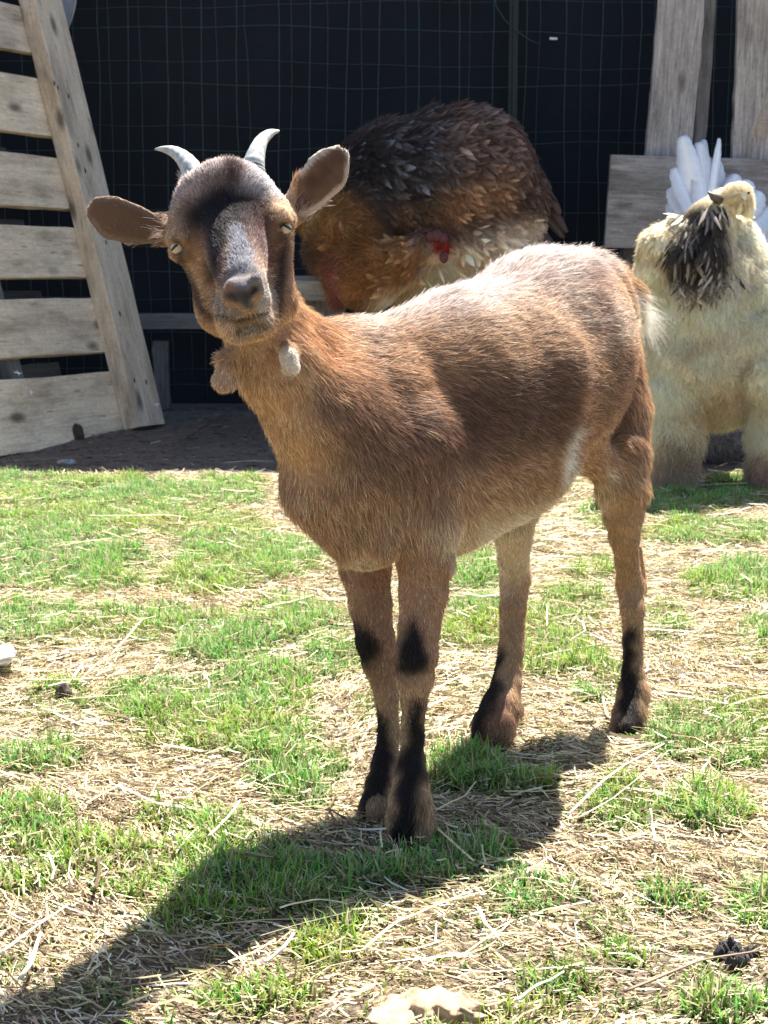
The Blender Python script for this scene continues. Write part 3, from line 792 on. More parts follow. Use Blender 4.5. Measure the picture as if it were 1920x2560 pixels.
def grow(name, V, Fc, N, flow, color, length, count, parent, mat, lay=.35, wid=.00012, npt=5, jit=.25, cvar=.25, tip=1.25, clump=.0, droop=0., seed=1, dens=None, swirl=.35, tipw=.25, wave=0.):
    """short hairs as real curves rooted on the surface"""
    r_ = np.random.default_rng(seed)
    T = np.vstack([Fc[:, [0, 1, 2]], Fc[:, [0, 2, 3]]])
    A = V[T[:, 1]]-V[T[:, 0]]; B = V[T[:, 2]]-V[T[:, 0]]; ar = np.linalg.norm(np.cross(A, B), axis=1)
    if dens is not None: ar = ar*dens[T].mean(1)
    cdf = np.cumsum(ar); cdf /= cdf[-1]
    ti = np.searchsorted(cdf, r_.random(count)); ti = np.clip(ti, 0, len(T)-1)
    u = r_.random(count); v = r_.random(count); f = u+v > 1; u[f] = 1-u[f]; v[f] = 1-v[f]
    w_ = np.stack([1-u-v, u, v], 1)[:, :, None]; t = T[ti]
    def itp(a): return (a[t]*w_).sum(1) if a.ndim == 2 else (a[t]*w_[:, :, 0]).sum(1)
    p = itp(V); n = itp(N); fl = itp(flow); c = itp(color); L = itp(length)*(.6+.6*r_.random(count))
    n /= np.linalg.norm(n, axis=1)[:, None]+1e-9
    s_ = np.cross(n, fl)
    cn = fbm(p, 45., 2, seed)-.5
    cn2 = fbm(p, 130., 2, seed+9)-.5
    ang = swirl*cn*2 + clump*cn2*3 + r_.normal(0, jit, count)
    d = fl*np.cos(ang)[:, None] + s_*np.sin(ang)[:, None]
    el = np.clip(lay + r_.normal(0, .13, count) + .25*cn2, .05, 1.4)
    pts = np.zeros((count, npt, 3), dtype=np.float32); q = p - n*.0006; pts[:, 0] = q
    ph = r_.random(count)*6.28
    for k in range(1, npt):
        e = el*(1-.55*(k-1)/(npt-1))
        dr = d*np.cos(e)[:, None] + n*np.sin(e)[:, None]
        dr[:, 2] -= droop*k/(npt-1)
        if wave: dr = dr + s_*(wave*np.sin(ph+k*1.9))[:, None] + n*(wave*.6*np.cos(ph+k*2.3))[:, None]
        q = q + dr*(L/(npt-1))[:, None]; pts[:, k] = q
    hc = bpy.data.hair_curves.new(name); hc.add_curves([npt]*count)
    hc.position_data.foreach_set('vector', pts.ravel())
    rad = hc.attributes.new('radius', 'FLOAT', 'POINT')
    prof = np.array([1-(1-tipw)*(k/(npt-1))**1.5 for k in range(npt)])
    rw = (wid*(.7+.6*r_.random(count)))[:, None]*prof[None]
    rad.data.foreach_set('value', rw.astype(np.float32).ravel())
    cv = np.exp(r_.normal(0, cvar, count))[:, None]*(1+.5*cn2)[:, None]
    cc = np.clip(c*cv, 0, .95)
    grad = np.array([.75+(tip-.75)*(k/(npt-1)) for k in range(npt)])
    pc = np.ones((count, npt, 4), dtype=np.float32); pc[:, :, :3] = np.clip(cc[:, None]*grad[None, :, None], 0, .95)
    ca = hc.attributes.new('hcol', 'FLOAT_COLOR', 'POINT'); ca.data.foreach_set('color', pc.ravel())
    return link(name, hc, parent, mat)
def hair_mat(name, rough=.45, spec=.5, trans=.15):
    t = NT(name); a = t.add('Attribute', _attribute_name='hcol')
    b = t.add('BsdfPrincipled', Base__Color=a.outputs['Color'], Roughness=rough); b.inputs['Specular IOR Level'].default_value = spec
    tr = t.add('BsdfTranslucent', Color=a.outputs['Color'])
    return t.done(t.add('MixShader', i0=trans, i1=b.outputs[0], i2=tr.outputs[0]).outputs[0])
M_hair = hair_mat('goat_hair', .45, .25, .15)
M_skin = vcol('goat_skin', .85, spec=.1, bump=.3)
M_horn = None

# ================================================================== the goat
goat = root('goat', tuple(GP(1250, 1950)), label='young brown horned goat with black leg stripes standing on the grass, facing the camera', cat='goat')
B = Blob()
def c_(a, b, k=.014, sq=None, f=1., sub=False, dk=0.):
    """round cone between two (px, py, D, r px) stations"""
    A_ = P(*a[:3]); B_ = P(*b[:3]); B.cone(A_, B_, a[3]*K(a[2]), b[3]*K(b[2]), k, sq, f, sub)
def chain(L, k=.014, **kw):
    for a, b in zip(L[:-1], L[1:]): c_(a, b, k, **kw)
# torso
LAT = np.array([.82, -.57, 0.])
chain([(930, 1010, 1.375, 182), (1170, 1005, 1.425, 264), (1370, 885, 1.52, 248), (1455, 790, 1.59, 159)], .022, sq=LAT, f=.80)
c_((890, 1130, 1.315, 160), (1025, 1190, 1.36, 188), .022, LAT, .88)
c_((1110, 1140, 1.41, 252), (1275, 1080, 1.452, 224), .022, LAT, .78)
c_((960, 935, 1.37, 122), (1130, 915, 1.41, 160), .022)
c_((1300, 950, 1.452, 200), (1405, 960, 1.492, 150), .010)       # barrel bulging in front of the thigh
c_((985, 980, 1.345, 105), (1062, 1180, 1.335, 92), .010)        # shoulder blade and upper arm
c_((812, 1215, 1.30, 112), (915, 1325, 1.315, 102), .02)           # brisket
# rump, thighs
c_((1490, 830, 1.65, 104), (1530, 930, 1.66, 78), .014)
chain([(1480, 850, 1.63, 110), (1538, 1020, 1.625, 80), (1554, 1140, 1.605, 66)], .010)
chain([(1550, 1130, 1.60, 70), (1556, 1215, 1.59, 64), (1559, 1285, 1.595, 50), (1561, 1340, 1.60, 38), (1567, 1400, 1.612, 28), (1575, 1462, 1.625, 34), (1581, 1520, 1.615, 29), (1583, 1600, 1.608, 25), (1582, 1680, 1.60, 26), (1583, 1732, 1.595, 40), (1573, 1785, 1.58, 41), (1562, 1822, 1.565, 40)], .004)
c_((1597, 1370, 1.64, 8), (1602, 1470, 1.642, 15), .006)                # hock tendon
c_((1610, 1722, 1.61, 8), (1612, 1740, 1.61, 9), .006)
c_((1552, 1000, 1.655, 64), (1564, 1140, 1.635, 56), .012)
c_((1420, 1090, 1.54, 80), (1500, 1160, 1.57, 40), .022)            # stifle fold
chain([(1370, 1020, 1.57, 120), (1310, 1180, 1.56, 82)], .012)
chain([(1310, 1180, 1.56, 82), (1282, 1300, 1.57, 52), (1284, 1400, 1.59, 38), (1288, 1440, 1.60, 38), (1282, 1520, 1.59, 32), (1278, 1620, 1.58, 31), (1266, 1710, 1.565, 36), (1252, 1765, 1.55, 48), (1234, 1815, 1.535, 53), (1226, 1848, 1.54, 50)], .004)
c_((1306, 1350, 1.62, 10), (1316, 1436, 1.612, 13), .006)
c_((1300, 1762, 1.58, 8), (1303, 1785, 1.58, 9), .006)
# front legs
chain([(1010, 1120, 1.335, 150), (1055, 1290, 1.33, 92), (1062, 1390, 1.33, 72)], .010)
chain([(1062, 1390, 1.33, 72), (1058, 1480, 1.33, 60), (1048, 1570, 1.325, 51), (1040, 1635, 1.320, 54), (1037, 1690, 1.320, 47), (1035, 1750, 1.322, 32), (1031, 1840, 1.322, 28), (1029, 1900, 1.318, 32), (1028, 1945, 1.312, 42), (1026, 2000, 1.305, 52), (1022, 2045, 1.308, 58), (1020, 2078, 1.312, 60)], .004)
chain([(880, 1180, 1.37, 115), (902, 1330, 1.385, 74), (914, 1420, 1.39, 62)], .010)
chain([(914, 1420, 1.39, 62), (926, 1510, 1.39, 52), (938, 1600, 1.386, 48), (950, 1655, 1.386, 43), (966, 1740, 1.386, 29), (972, 1830, 1.382, 26), (964, 1905, 1.374, 33), (954, 1960, 1.362, 38), (946, 2005, 1.355, 42), (941, 2028, 1.355, 43)], .004)
# neck
chain([(652, 830, 1.255, 92), (698, 920, 1.262, 96), (780, 1020, 1.28, 116), (858, 1130, 1.31, 148)], .014)
chain([(665, 785, 1.27, 76), (752, 882, 1.31, 82), (850, 915, 1.36, 98), (960, 935, 1.40, 124)], .018)
c_((830, 1020, 1.32, 140), (910, 1080, 1.36, 180), .022)
# head
Rf = P(600, 600, 1.2)-P(560, 420, 1.2)
face_up = (P(565, 430, 1.225)-P(603, 745, 1.125)); face_up /= np.linalg.norm(face_up)
view = P(590, 600, 1.2)-np.array([0, 0, CAM_H]); view /= np.linalg.norm(view)
side = np.cross(view, face_up); side /= np.linalg.norm(side); fwd = np.cross(face_up, side)    # side: to the right
FM = np.stack([side, fwd, face_up])
B.ell(P(570, 542, 1.222), (136*K(1.21), .046, 80*K(1.21)), .006, FM)
B.ell(P(562, 530, 1.225), (124*K(1.21), .036, 50*K(1.21)), .005, FM)
c_((486, 570, 1.215, 56), (672, 548, 1.212, 60), .010)           # brow band
c_((578, 610, 1.228, 132), (612, 725, 1.225, 112), .012)          # cheeks/jaw behind
c_((690, 620, 1.224, 36), (690, 730, 1.222, 30), .012)
c_((558, 770, 1.22, 66), (666, 754, 1.22, 60), .012)
c_((582, 570, 1.204, 88), (608, 730, 1.140, 53), .014)            # muzzle wedge
c_((566, 520, 1.212, 52), (602, 690, 1.136, 40), .014)             # nasal bridge
B.ell(P(608, 744, 1.138), (62*K(1.13), .018, 55*K(1.13)), .007, FM)
c_((572, 768, 1.136, 29), (645, 756, 1.136, 30), .005)            # upper lips
c_((585, 806, 1.150, 38), (645, 796, 1.150, 38), .008)            # lower lip and chin
c_((600, 800, 1.19, 60), (640, 795, 1.19, 55), .012)
c_((578, 716, 1.119, 14), (570, 744, 1.123, 12), .006)          # nostril wings
c_((640, 698, 1.119, 14), (650, 728, 1.123, 12), .006)
c_((605, 728, 1.118, 24), (610, 765, 1.118, 12), .008)          # nose pad
# eye sockets and lids
EL, ER = P(446, 618, 1.199), P(709, 570, 1.199)
c_((458, 590, 1.197, 26), (438, 596, 1.206, 20), .006)
c_((458, 638, 1.200, 20), (440, 634, 1.207, 16), .006)
c_((698, 546, 1.196, 28), (718, 550, 1.205, 20), .006)
c_((694, 592, 1.200, 20), (716, 588, 1.207, 16), .006)
# mouth line, nostrils, eye openings
mouth = [(535, 783, 1.132), (562, 793, 1.126), (600, 799, 1.118), (640, 792, 1.123), (676, 776, 1.132)]
for a, b in zip(mouth[:-1], mouth[1:]): B.cone(P(*a), P(*b), .0011, .0011, .002, sub=True)
B.cone(P(562, 734, 1.112), P(584, 746, 1.117), .0012, .0028, .002, sub=True)
B.cone(P(652, 712, 1.113), P(634, 724, 1.118), .0012, .0028, .002, sub=True)
eyes = []
for c, dx in ((EL, -1), (ER, 1)):
    o_ = c + side*dx*.0035 - fwd*(-.0)
    eyes.append(o_)
    B.cone(c + side*dx*.002 - view*.004, c + side*dx*.009 - view*.012, .0038, .0055, .002, sub=True)
# lids closing over the upper and lower rim of each eye
c_((430, 600, 1.1945, 6), (462, 599, 1.190, 8), .003); c_((434, 637, 1.198, 5), (458, 637, 1.195, 6), .003)
c_((694, 552, 1.190, 8), (724, 551, 1.1945, 6), .003); c_((698, 588, 1.195, 6), (722, 588, 1.198, 5), .003)
# ears: squashed lobes hollowed on the inner side
vw = view
def ear(st, sgn):
    n_ = (-vw + np.array([sgn*.25, 0, -.1])); n_ /= np.linalg.norm(n_)
    for i, (a, b) in enumerate(zip(st[:-1], st[1:])): c_(a, b, .004, n_, .16+.03*i)
    def off(s4, dr, o):
        q = P(*s4[:3]) + n_*o; return q, max(.002, (s4[3]-dr)*K(s4[2]))
    for a, b in zip(st[:-1], st[1:]):
        qa, ra = off(a, 9, .0072); qb, rb_ = off(b, 11, .0072)
        B.cone(qa, qb, ra, rb_, .0025, n_, .36, sub=True)
ear([(248, 527, 1.235, 33), (283, 545, 1.235, 47), (335, 562, 1.235, 43), (415, 577, 1.235, 31)], -1)
ear([(842, 396, 1.235, 34), (816, 432, 1.235, 49), (776, 476, 1.235, 44), (728, 526, 1.235, 33)], 1)
c_((405, 578, 1.238, 24), (455, 582, 1.225, 32), .008)
c_((735, 528, 1.238, 24), (700, 540, 1.225, 32), .008)
# horn stubs in the skull
c_((478, 450, 1.222, 22), (486, 490, 1.222, 34), .006)
c_((634, 440, 1.222, 24), (630, 480, 1.222, 38), .006)
# wattles
c_((600, 865, 1.235, 17), (572, 905, 1.235, 19), .006); c_((572, 905, 1.235, 19), (562, 950, 1.236, 31), .008)
c_((715, 862, 1.222, 13), (722, 890, 1.215, 19), .006); c_((722, 890, 1.215, 17), (727, 915, 1.213, 22), .005)
# tail
chain([(1535, 690, 1.70, 34), (1580, 735, 1.725, 26), (1602, 785, 1.735, 14)], .012)
import time as _t; _t0 = _t.time()
GV, GF, GN = B.surface(.0022)
print('goat mesh', len(GV), round(_t.time()-_t0, 1))
px, py, D = proj(GV)
C = np.zeros((len(GV), 3)) + np.array([.40, .245, .14])
nn = fbm(GV, 28., 3, 5)[:, None]
hd = (D < 1.28) & (py < 860)
jx = np.where(hd, 14, 44); px = px + (fbm(GV, 60., 3, 31)-.5)*jx; py = py + (fbm(GV, 60., 3, 32)-.5)*jx
def G(pts, color, soft=20, Dr=None, s=1.): paint(C, px, py, D, pts, color, soft, Dr, s)
# body
G([(930, 800, 60), (1150, 760, 60), (1400, 690, 60), (1530, 800, 60)], (.52, .38, .28), 150)  # pale back, this stroke and the next: sun sheen painted into the coat
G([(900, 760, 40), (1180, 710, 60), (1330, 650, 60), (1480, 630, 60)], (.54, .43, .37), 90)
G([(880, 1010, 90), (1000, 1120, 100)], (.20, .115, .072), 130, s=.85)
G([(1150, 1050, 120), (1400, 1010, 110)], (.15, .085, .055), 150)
G([(1060, 1150, 40), (1080, 1230, 30)], (.27, .15, .09), 90)
G([(900, 1060, 20), (950, 1160, 20)], (.22, .12, .07), 80, s=.6)
G([(1130, 1410, 100), (1350, 1340, 85), (1490, 1250, 40)], (.66, .48, .32), 90)
G([(1030, 880, 50), (1100, 1000, 20)], (.42, .24, .13), 90, s=.7)
G([(1460, 1000, 20), (1480, 1180, 20)], (.40, .22, .12), 60)
G([(1440, 1075, 4), (1428, 1130, 12), (1408, 1200, 7)], (.90, .80, .68), 28)
G([(1514, 1175, 12), (1500, 1210, 10)], (.62, .48, .36), 44)
G([(1545, 900, 20), (1550, 1100, 20)], (.27, .14, .08), 60, s=.7)
G([(1470, 680, 24), (1500, 760, 20), (1520, 880, 10)], (.22, .13, .095), 60, s=.7)
G([(1560, 900, 30), (1570, 1100, 30)], (.24, .135, .08), 50, s=.8)
# neck and chest
G([(640, 900, 50), (700, 1040, 50), (760, 1150, 40)], (.56, .33, .17), 120)
G([(760, 780, 40), (830, 900, 50)], (.44, .235, .125), 100, s=.85)
G([(700, 1200, 20), (800, 1330, 20), (880, 1390, 20)], (.34, .20, .13), 90, s=.7)
G([(890, 1420, 30), (960, 1440, 20)], (.52, .38, .26), 40, s=.8)
G([(850, 1425, 8), (866, 1445, 6)], (.03, .022, .02), 16, (1.2, 1.5))
# legs
G([(1060, 1450, 90), (1045, 1650, 90)], (.36, .21, .125), 60, (1.2, 1.36))
G([(925, 1450, 70), (945, 1650, 60)], (.33, .19, .115), 60, (1.33, 1.5))
NL, FL = (1.2, 1.345), (1.345, 1.45)
G([(1040, 1720, 40), (1030, 1780, 30)], (.40, .25, .15), 40, NL)
G([(1036, 1560, 12), (1024, 1645, 46)], (.018, .014, .013), 36, NL)
G([(1052, 1765, 16), (1040, 1830, 26), (1030, 1920, 34), (1020, 1990, 28), (1008, 2100, 44)], (.016, .013, .012), 36, NL)
G([(1080, 1960, 12), (1085, 2050, 14)], (.40, .25, .15), 26, NL)
G([(888, 1550, 14), (912, 1625, 36)], (.018, .014, .013), 36, FL)
G([(912, 1740, 6), (950, 1820, 24), (955, 1900, 30), (935, 1980, 32), (925, 2040, 36)], (.022, .016, .014), 26, FL)
G([(1577, 1580, 12), (1574, 1680, 24), (1574, 1760, 26), (1560, 1860, 30)], (.02, .015, .013), 26, (1.5, 1.63))
G([(1240, 1630, 12), (1230, 1700, 26), (1217, 1760, 28), (1197, 1820, 30)], (.022, .016, .014), 26, (1.48, 1.62))
G([(1262, 1780, 30), (1240, 1840, 30)], (.22, .11, .065), 40, (1.48, 1.62), .8)
# tail
G([(1590, 745, 10), (1610, 800, 12)], (.86, .82, .72), 26, (1.66, 1.8))
# head
H = (1.05, 1.262)
G([(600, 840, 70)], (.47, .30, .17), 60, H, .7)
G([(590, 600, 120)], (.24, .14, .095), 70, H)
G([(465, 680, 30), (515, 750, 44), (560, 810, 40)], (.45, .28, .16), 50, H)
G([(718, 640, 16), (716, 740, 26)], (.36, .215, .13), 50, H)
G([(500, 640, 14), (520, 700, 12), (535, 740, 8)], (.38, .24, .15), 34, H)
G([(450, 480, 60), (520, 430, 70), (650, 430, 70)], (.31, .235, .20), 60, (1.05, 1.275))
G([(455, 480, 14), (490, 470, 20)], (.40, .31, .28), 40, H)
G([(645, 450, 34), (690, 480, 18)], (.60, .54, .51), 56, H)  # grizzled crown, brightened here by a painted sun highlight
G([(480, 445, 14), (540, 425, 12)], (.46, .38, .34), 40, H, .8)
G([(702, 520, 16), (708, 545, 8)], (.50, .33, .19), 40, H)
G([(575, 400, 14), (578, 450, 20)], (.10, .065, .055), 36, H)
G([(505, 540, 44), (560, 520, 62), (612, 525, 50)], (.015, .011, .012), 66, H)
G([(640, 560, 34)], (.06, .032, .03), 60, H, .8)
G([(546, 575, 34), (540, 640, 22), (538, 695, 14)], (.022, .015, .016), 40, H)
G([(645, 580, 22), (662, 620, 18), (672, 650, 10)], (.09, .045, .04), 44, H)
G([(440, 600, 4), (452, 650, 8), (478, 705, 11), (508, 765, 10), (530, 795, 6)], (.05, .028, .022), 22, H)
G([(704, 590, 8), (700, 640, 16), (695, 730, 14), (700, 780, 6)], (.04, .024, .021), 28, H)
G([(592, 580, 18), (604, 640, 30), (612, 685, 38)], (.20, .195, .21), 24, H)
G([(640, 650, 8), (662, 700, 12)], (.36, .25, .18), 26, H)
G([(566, 702, 8), (600, 690, 16), (640, 690, 16), (668, 740, 10)], (.22, .19, .175), 26, H)
G([(540, 745, 10), (560, 780, 16), (600, 785, 10)], (.24, .20, .18), 26, H)
G([(672, 735, 12), (655, 770, 16)], (.42, .36, .29), 26, H)
G([(572, 738, 12), (606, 742, 18), (626, 768, 8)], (.085, .074, .072), 18, H)
G([(640, 722, 8), (620, 740, 12)], (.06, .052, .05), 14, H)
G([(600, 828, 16), (660, 812, 14)], (.13, .10, .075), 34, H)
G([(545, 795, 4), (600, 806, 4), (670, 785, 4)], (.11, .08, .065), 14, H)
G([(540, 786, 3), (600, 801, 3), (676, 778, 3)], (.03, .024, .022), 6, H)
G([(446, 616, 12)], (.03, .022, .02), 12, H); G([(709, 568, 12)], (.03, .022, .02), 12, H)
# ears: warm inner skin, rim paled by painted sunlight from behind
ED = (1.2, 1.27)
for pts, tipx in (([(250, 528, 18), (283, 545, 32), (330, 561, 29), (400, 577, 14)], 0), ([(840, 398, 18), (816, 432, 34), (780, 470, 30), (735, 522, 14)], 1)):
    sd__ = (px < 590) if pts[0][0] < 590 else (px > 590)
    inn = sd__*smooth01(.5-seg_dist(px, py, pts)/24)*((D > 1.2) & (D < 1.30)) * ((px < 415) | (px > 735))
    rim = smooth01((seg_dist(px, py, pts)-6)/7)*((D > 1.2) & (D < 1.30)) * ((px < 405) | (px > 745))*((py < 640))*((px < 420) | (py < 545))
    isear = (((px < 415) & (py < 660)) | ((px > 742) & (py < 560)))
    C[isear] = C[isear]*.15+np.array([.17, .10, .06])*.85
    C[:] = C*(1-inn[:, None]) + np.array([.14, .078, .052])*(.45+1.1*fbm(GV, 130., 2, 61))[:, None]*inn[:, None]
    rim = rim*isear*sd__
    C[:] = C*(1-rim[:, None]*.85) + np.array([.66, .54, .44])*rim[:, None]*.85
G([(562, 950, 40)], (.48, .32, .22), 20, (1.2, 1.26)); G([(724, 905, 34)], (.70, .58, .44), 18, (1.15, 1.232))
C = np.clip(C*(.80+.40*nn)*np.array([.69, .70, .72]), .008, .95)
GC = C
body = link('body', mesh('body', GV, GF, True, GC), goat, M_skin)
# lie of the coat
def b_(a, b, s): return (P(*a), P(*b), s)
bones = [b_((850, 900, 1.36), (1150, 850, 1.44), .09), b_((1150, 850, 1.44), (1500, 760, 1.62), .09),
         b_((900, 1050, 1.33), (1050, 1180, 1.36), .07), b_((1050, 1000, 1.40), (1350, 1130, 1.5), .09), b_((1250, 900, 1.48), (1480, 1060, 1.58), .07),
         b_((1520, 750, 1.66), (1570, 1000, 1.66), .05), b_((1560, 1000, 1.6), (1575, 1400, 1.6), .05), b_((1575, 1400, 1.6), (1570, 1850, 1.58), .03),
         b_((1330, 1100, 1.56), (1280, 1400, 1.58), .05), b_((1280, 1400, 1.58), (1230, 1850, 1.53), .03),
         b_((1030, 1200, 1.32), (1050, 1500, 1.32), .06), b_((1050, 1500, 1.32), (1020, 2080, 1.3), .035), b_((890, 1250, 1.36), (930, 1500, 1.38), .05), b_((930, 1500, 1.38), (950, 2020, 1.36), .035),
         b_((660, 850, 1.22), (780, 1080, 1.26), .06), b_((780, 1080, 1.26), (860, 1300, 1.28), .06), b_((720, 780, 1.28), (880, 960, 1.34), .05),
         b_((607, 720, 1.11), (590, 600, 1.16), .03), b_((590, 600, 1.16), (575, 420, 1.2), .04), b_((575, 430, 1.2), (600, 420, 1.27), .04),
         b_((560, 740, 1.14), (470, 620, 1.21), .03), b_((650, 730, 1.14), (710, 600, 1.21), .03), b_((600, 830, 1.15), (560, 850, 1.23), .04),
         b_((440, 580, 1.235), (240, 530, 1.235), .03), b_((720, 540, 1.235), (850, 390, 1.235), .03),
         b_((600, 865, 1.235), (562, 970, 1.236), .014), b_((715, 862, 1.222), (730, 930, 1.213), .012), b_((1540, 700, 1.7), (1610, 800, 1.735), .02)]
GFL = flow_field(GV, GN, bones)
Ln = np.full(len(GV), .0125)
def setlen(pts, val, soft, Dr=(0, 9)):
    m = smooth01(.5-seg_dist(px, py, pts)/soft)*((D > Dr[0]) & (D < Dr[1])); Ln[:] = Ln*(1-m)+val*m
setlen([(1000, 740, 40), (1480, 620, 50)], .019, 80)
setlen([(1440, 640, 20), (1490, 660, 24)], .022, 50)
setlen([(820, 850, 60), (1000, 1050, 70)], .017, 120)
setlen([(650, 880, 70), (760, 1150, 80)], .008, 120)
for pts in ([(1050, 1450, 80), (1020, 2100, 80)], [(920, 1450, 80), (945, 2050, 70)], [(1570, 1300, 70), (1560, 1860, 60)], [(1280, 1400, 70), (1230, 1860, 60)]): setlen(pts, .0050, 50)
for pts in ([(1590, 1780, 20)], [(1300, 1790, 20)], [(1060, 2040, 50)]): setlen(pts, .012, 40)
setlen([(590, 600, 190), (605, 760, 130)], .0042, 40, (1.0, 1.262))
setlen([(500, 440, 36), (570, 430, 40), (650, 440, 36)], .0055, 50, (1.0, 1.275)); setlen([(578, 415, 20)], .008, 30, (1.0, 1.262))
setlen([(590, 570, 30), (605, 630, 36)], .0060, 40, (1.0, 1.262))
setlen([(610, 745, 70)], .0030, 20, (1.0, 1.17)); setlen([(572, 738, 10), (608, 745, 18), (640, 722, 4)], .0004, 10, (1.0, 1.16))
setlen([(250, 530, 90), (372, 572, 46)], .0020, 16); setlen([(838, 400, 90), (768, 490, 44)], .0020, 16)
setlen([(446, 616, 10)], .0005, 8); setlen([(709, 568, 10)], .0005, 8)
setlen([(724, 905, 44)], .0034, 20, (1.15, 1.232)); setlen([(562, 945, 46)], .0045, 20, (1.2, 1.26))
dn = np.ones(len(GV)); dn[(px < 760) & (py < 960) & (D < 1.3)] = 4.6; dn[(Ln < .0062) & (py > 1380)] = 2.2; dn[Ln < .001] = .05
dn *= np.where(GN@np.asarray(vw) > .25, .35, 1.)
NH = 430000
grow('coat', GV, GF, GN, GFL, GC, Ln, NH, goat, M_hair, lay=.24, wid=.00013, npt=5, jit=.22, cvar=.5, tip=2.3, clump=.30, droop=.12, seed=4, dens=dn)  # pale tips: agouti ends, lightened further as painted sun glints
# long guard hairs along the ridge, tail tuft, ear hairs
def tuft(name, roots, dirs, L, colr, n, wid=.00013, spread=.35, droop=.6, seed=1):
    r_ = np.random.default_rng(seed); k = r_.integers(0, len(roots), n)
    t_ = r_.random(n)[:, None]; k2 = np.clip(k+1, 0, len(roots)-1)
    p = np.array(roots)[k]*(1-t_) + np.array(roots)[k2]*t_ + r_.normal(0, .0025, (n, 3))
    d = np.array(dirs)[k] + r_.normal(0, spread, (n, 3)); d /= np.linalg.norm(d, axis=1)[:, None]
    LL = L*(.4+.8*r_.random(n)); pts = np.zeros((n, 6, 3), dtype=np.float32); q = p
    for i in range(6):
        pts[:, i] = q; dd = d.copy(); dd[:, 2] -= droop*i/5; q = q + dd*(LL/5)[:, None]
    hc = bpy.data.hair_curves.new(name); hc.add_curves([6]*n); hc.position_data.foreach_set('vector', pts.ravel())
    ra = hc.attributes.new('radius', 'FLOAT', 'POINT'); ra.data.foreach_set('value', (wid*np.tile(np.linspace(1, .25, 6), n)).astype(np.float32))
    pc = np.ones((n, 6, 4), dtype=np.float32); pc[:, :, :3] = np.clip(np.array(colr)*np.exp(r_.normal(0, .2, n))[:, None], 0, .95)[:, None]
    ca = hc.attributes.new('hcol', 'FLOAT_COLOR', 'POINT'); ca.data.foreach_set('color', pc.ravel())
    return link(name, hc, goat, M_hair)
tl = tuft('tail_tuft', [P(1560, 730, 1.71), P(1585, 750, 1.72), P(1600, 790, 1.735)], [(.75, .1, -.15), (.75, 0, -.4), (.6, 0, -.7)], .030, (.88, .84, .74), 420, .00015, .28, .8, 3)
tuft('ridge_hair', [P(1430, 660, 1.62), P(1465, 655, 1.63), P(1490, 665, 1.65), P(1515, 700, 1.66)], [(.3, .1, .6), (.3, .1, .7), (.5, .1, .6), (.7, .1, .3)], .016, (.42, .32, .27), 900, .00013, .3, .4, 4)
for rts, dd in (([P(395, 560, 1.225), P(418, 590, 1.222)], (-.8, 0, .1)), ([P(400, 545, 1.225), P(412, 548, 1.222)], (.8, 0, -.05)), ([P(745, 520, 1.225), P(760, 545, 1.222)], (.5, 0, .5))):
    tuft('ear_hair', rts, [dd, dd], .011, (.50, .38, .30), 60, .00009, .25, .2, 6)
# whiskers
tuft('whiskers', [P(560, 780, 1.122), P(600, 835, 1.135), P(650, 810, 1.13), P(672, 780, 1.13)], [(-.4, -.6, -.5), (0, -.5, -.8), (.3, -.6, -.6), (.6, -.5, -.3)], .010, (.6, .55, .5), 90, .00006, .4, .3, 8)

# horns
t = NT('horn'); tc = t.add('TexCoord')
wv = t.add('TexWave', Vector=tc.outputs['UV'], Scale=5., Distortion=3.); nz = t.add('TexNoise', Vector=tc.outputs['Object'], Scale=260., Detail=5.)
cc = t.ramp(nz.outputs[0], [(.3, (.26, .27, .26)), (.7, (.52, .53, .50))])
M_horn = t.done(t.add('BsdfPrincipled', Base__Color=cc, Roughness=.42, Normal=t.add('Bump', Strength=.4, Distance=.0008, Height=nz.outputs[0]).outputs[0]).outputs[0])
def horn(st):
    # smooth resample with ridges
    A_ = np.array([list(P(*s[:3]))+[s[3]*.9*K(s[2])] for s in st]); n_ = len(A_)
    out = []
    for i in range(40):
        u = i/39*(n_-1); j = min(int(u), n_-2); f = u-j
        p0, p1, p2, p3 = A_[max(j-1, 0)], A_[j], A_[j+1], A_[min(j+2, n_-1)]
        out.append(.5*((2*p1)+(-p0+p2)*f+(2*p0-5*p1+4*p2-p3)*f*f+(-p0+3*p1-3*p2+p3)*f**3))
    out = np.array(out); rad = np.maximum(out[:, 3], .0006)*(1+.035*np.sin(np.arange(40)*1.5)*np.linspace(1, 0, 40))
    v, f = tube(out[:, :3], rad, 18)
    return link('horn', pymesh('horn', v, f), goat, M_horn)
horn([(486, 452, 1.222, 35), (478, 424, 1.225, 30), (460, 398, 1.232, 23), (436, 380, 1.24, 16), (410, 373, 1.248, 9), (388, 373, 1.252, 2.5)])
horn([(632, 440, 1.222, 36), (634, 412, 1.224, 31), (642, 380, 1.23, 24), (654, 352, 1.24, 18), (674, 334, 1.25, 12), (697, 327, 1.258, 3)])
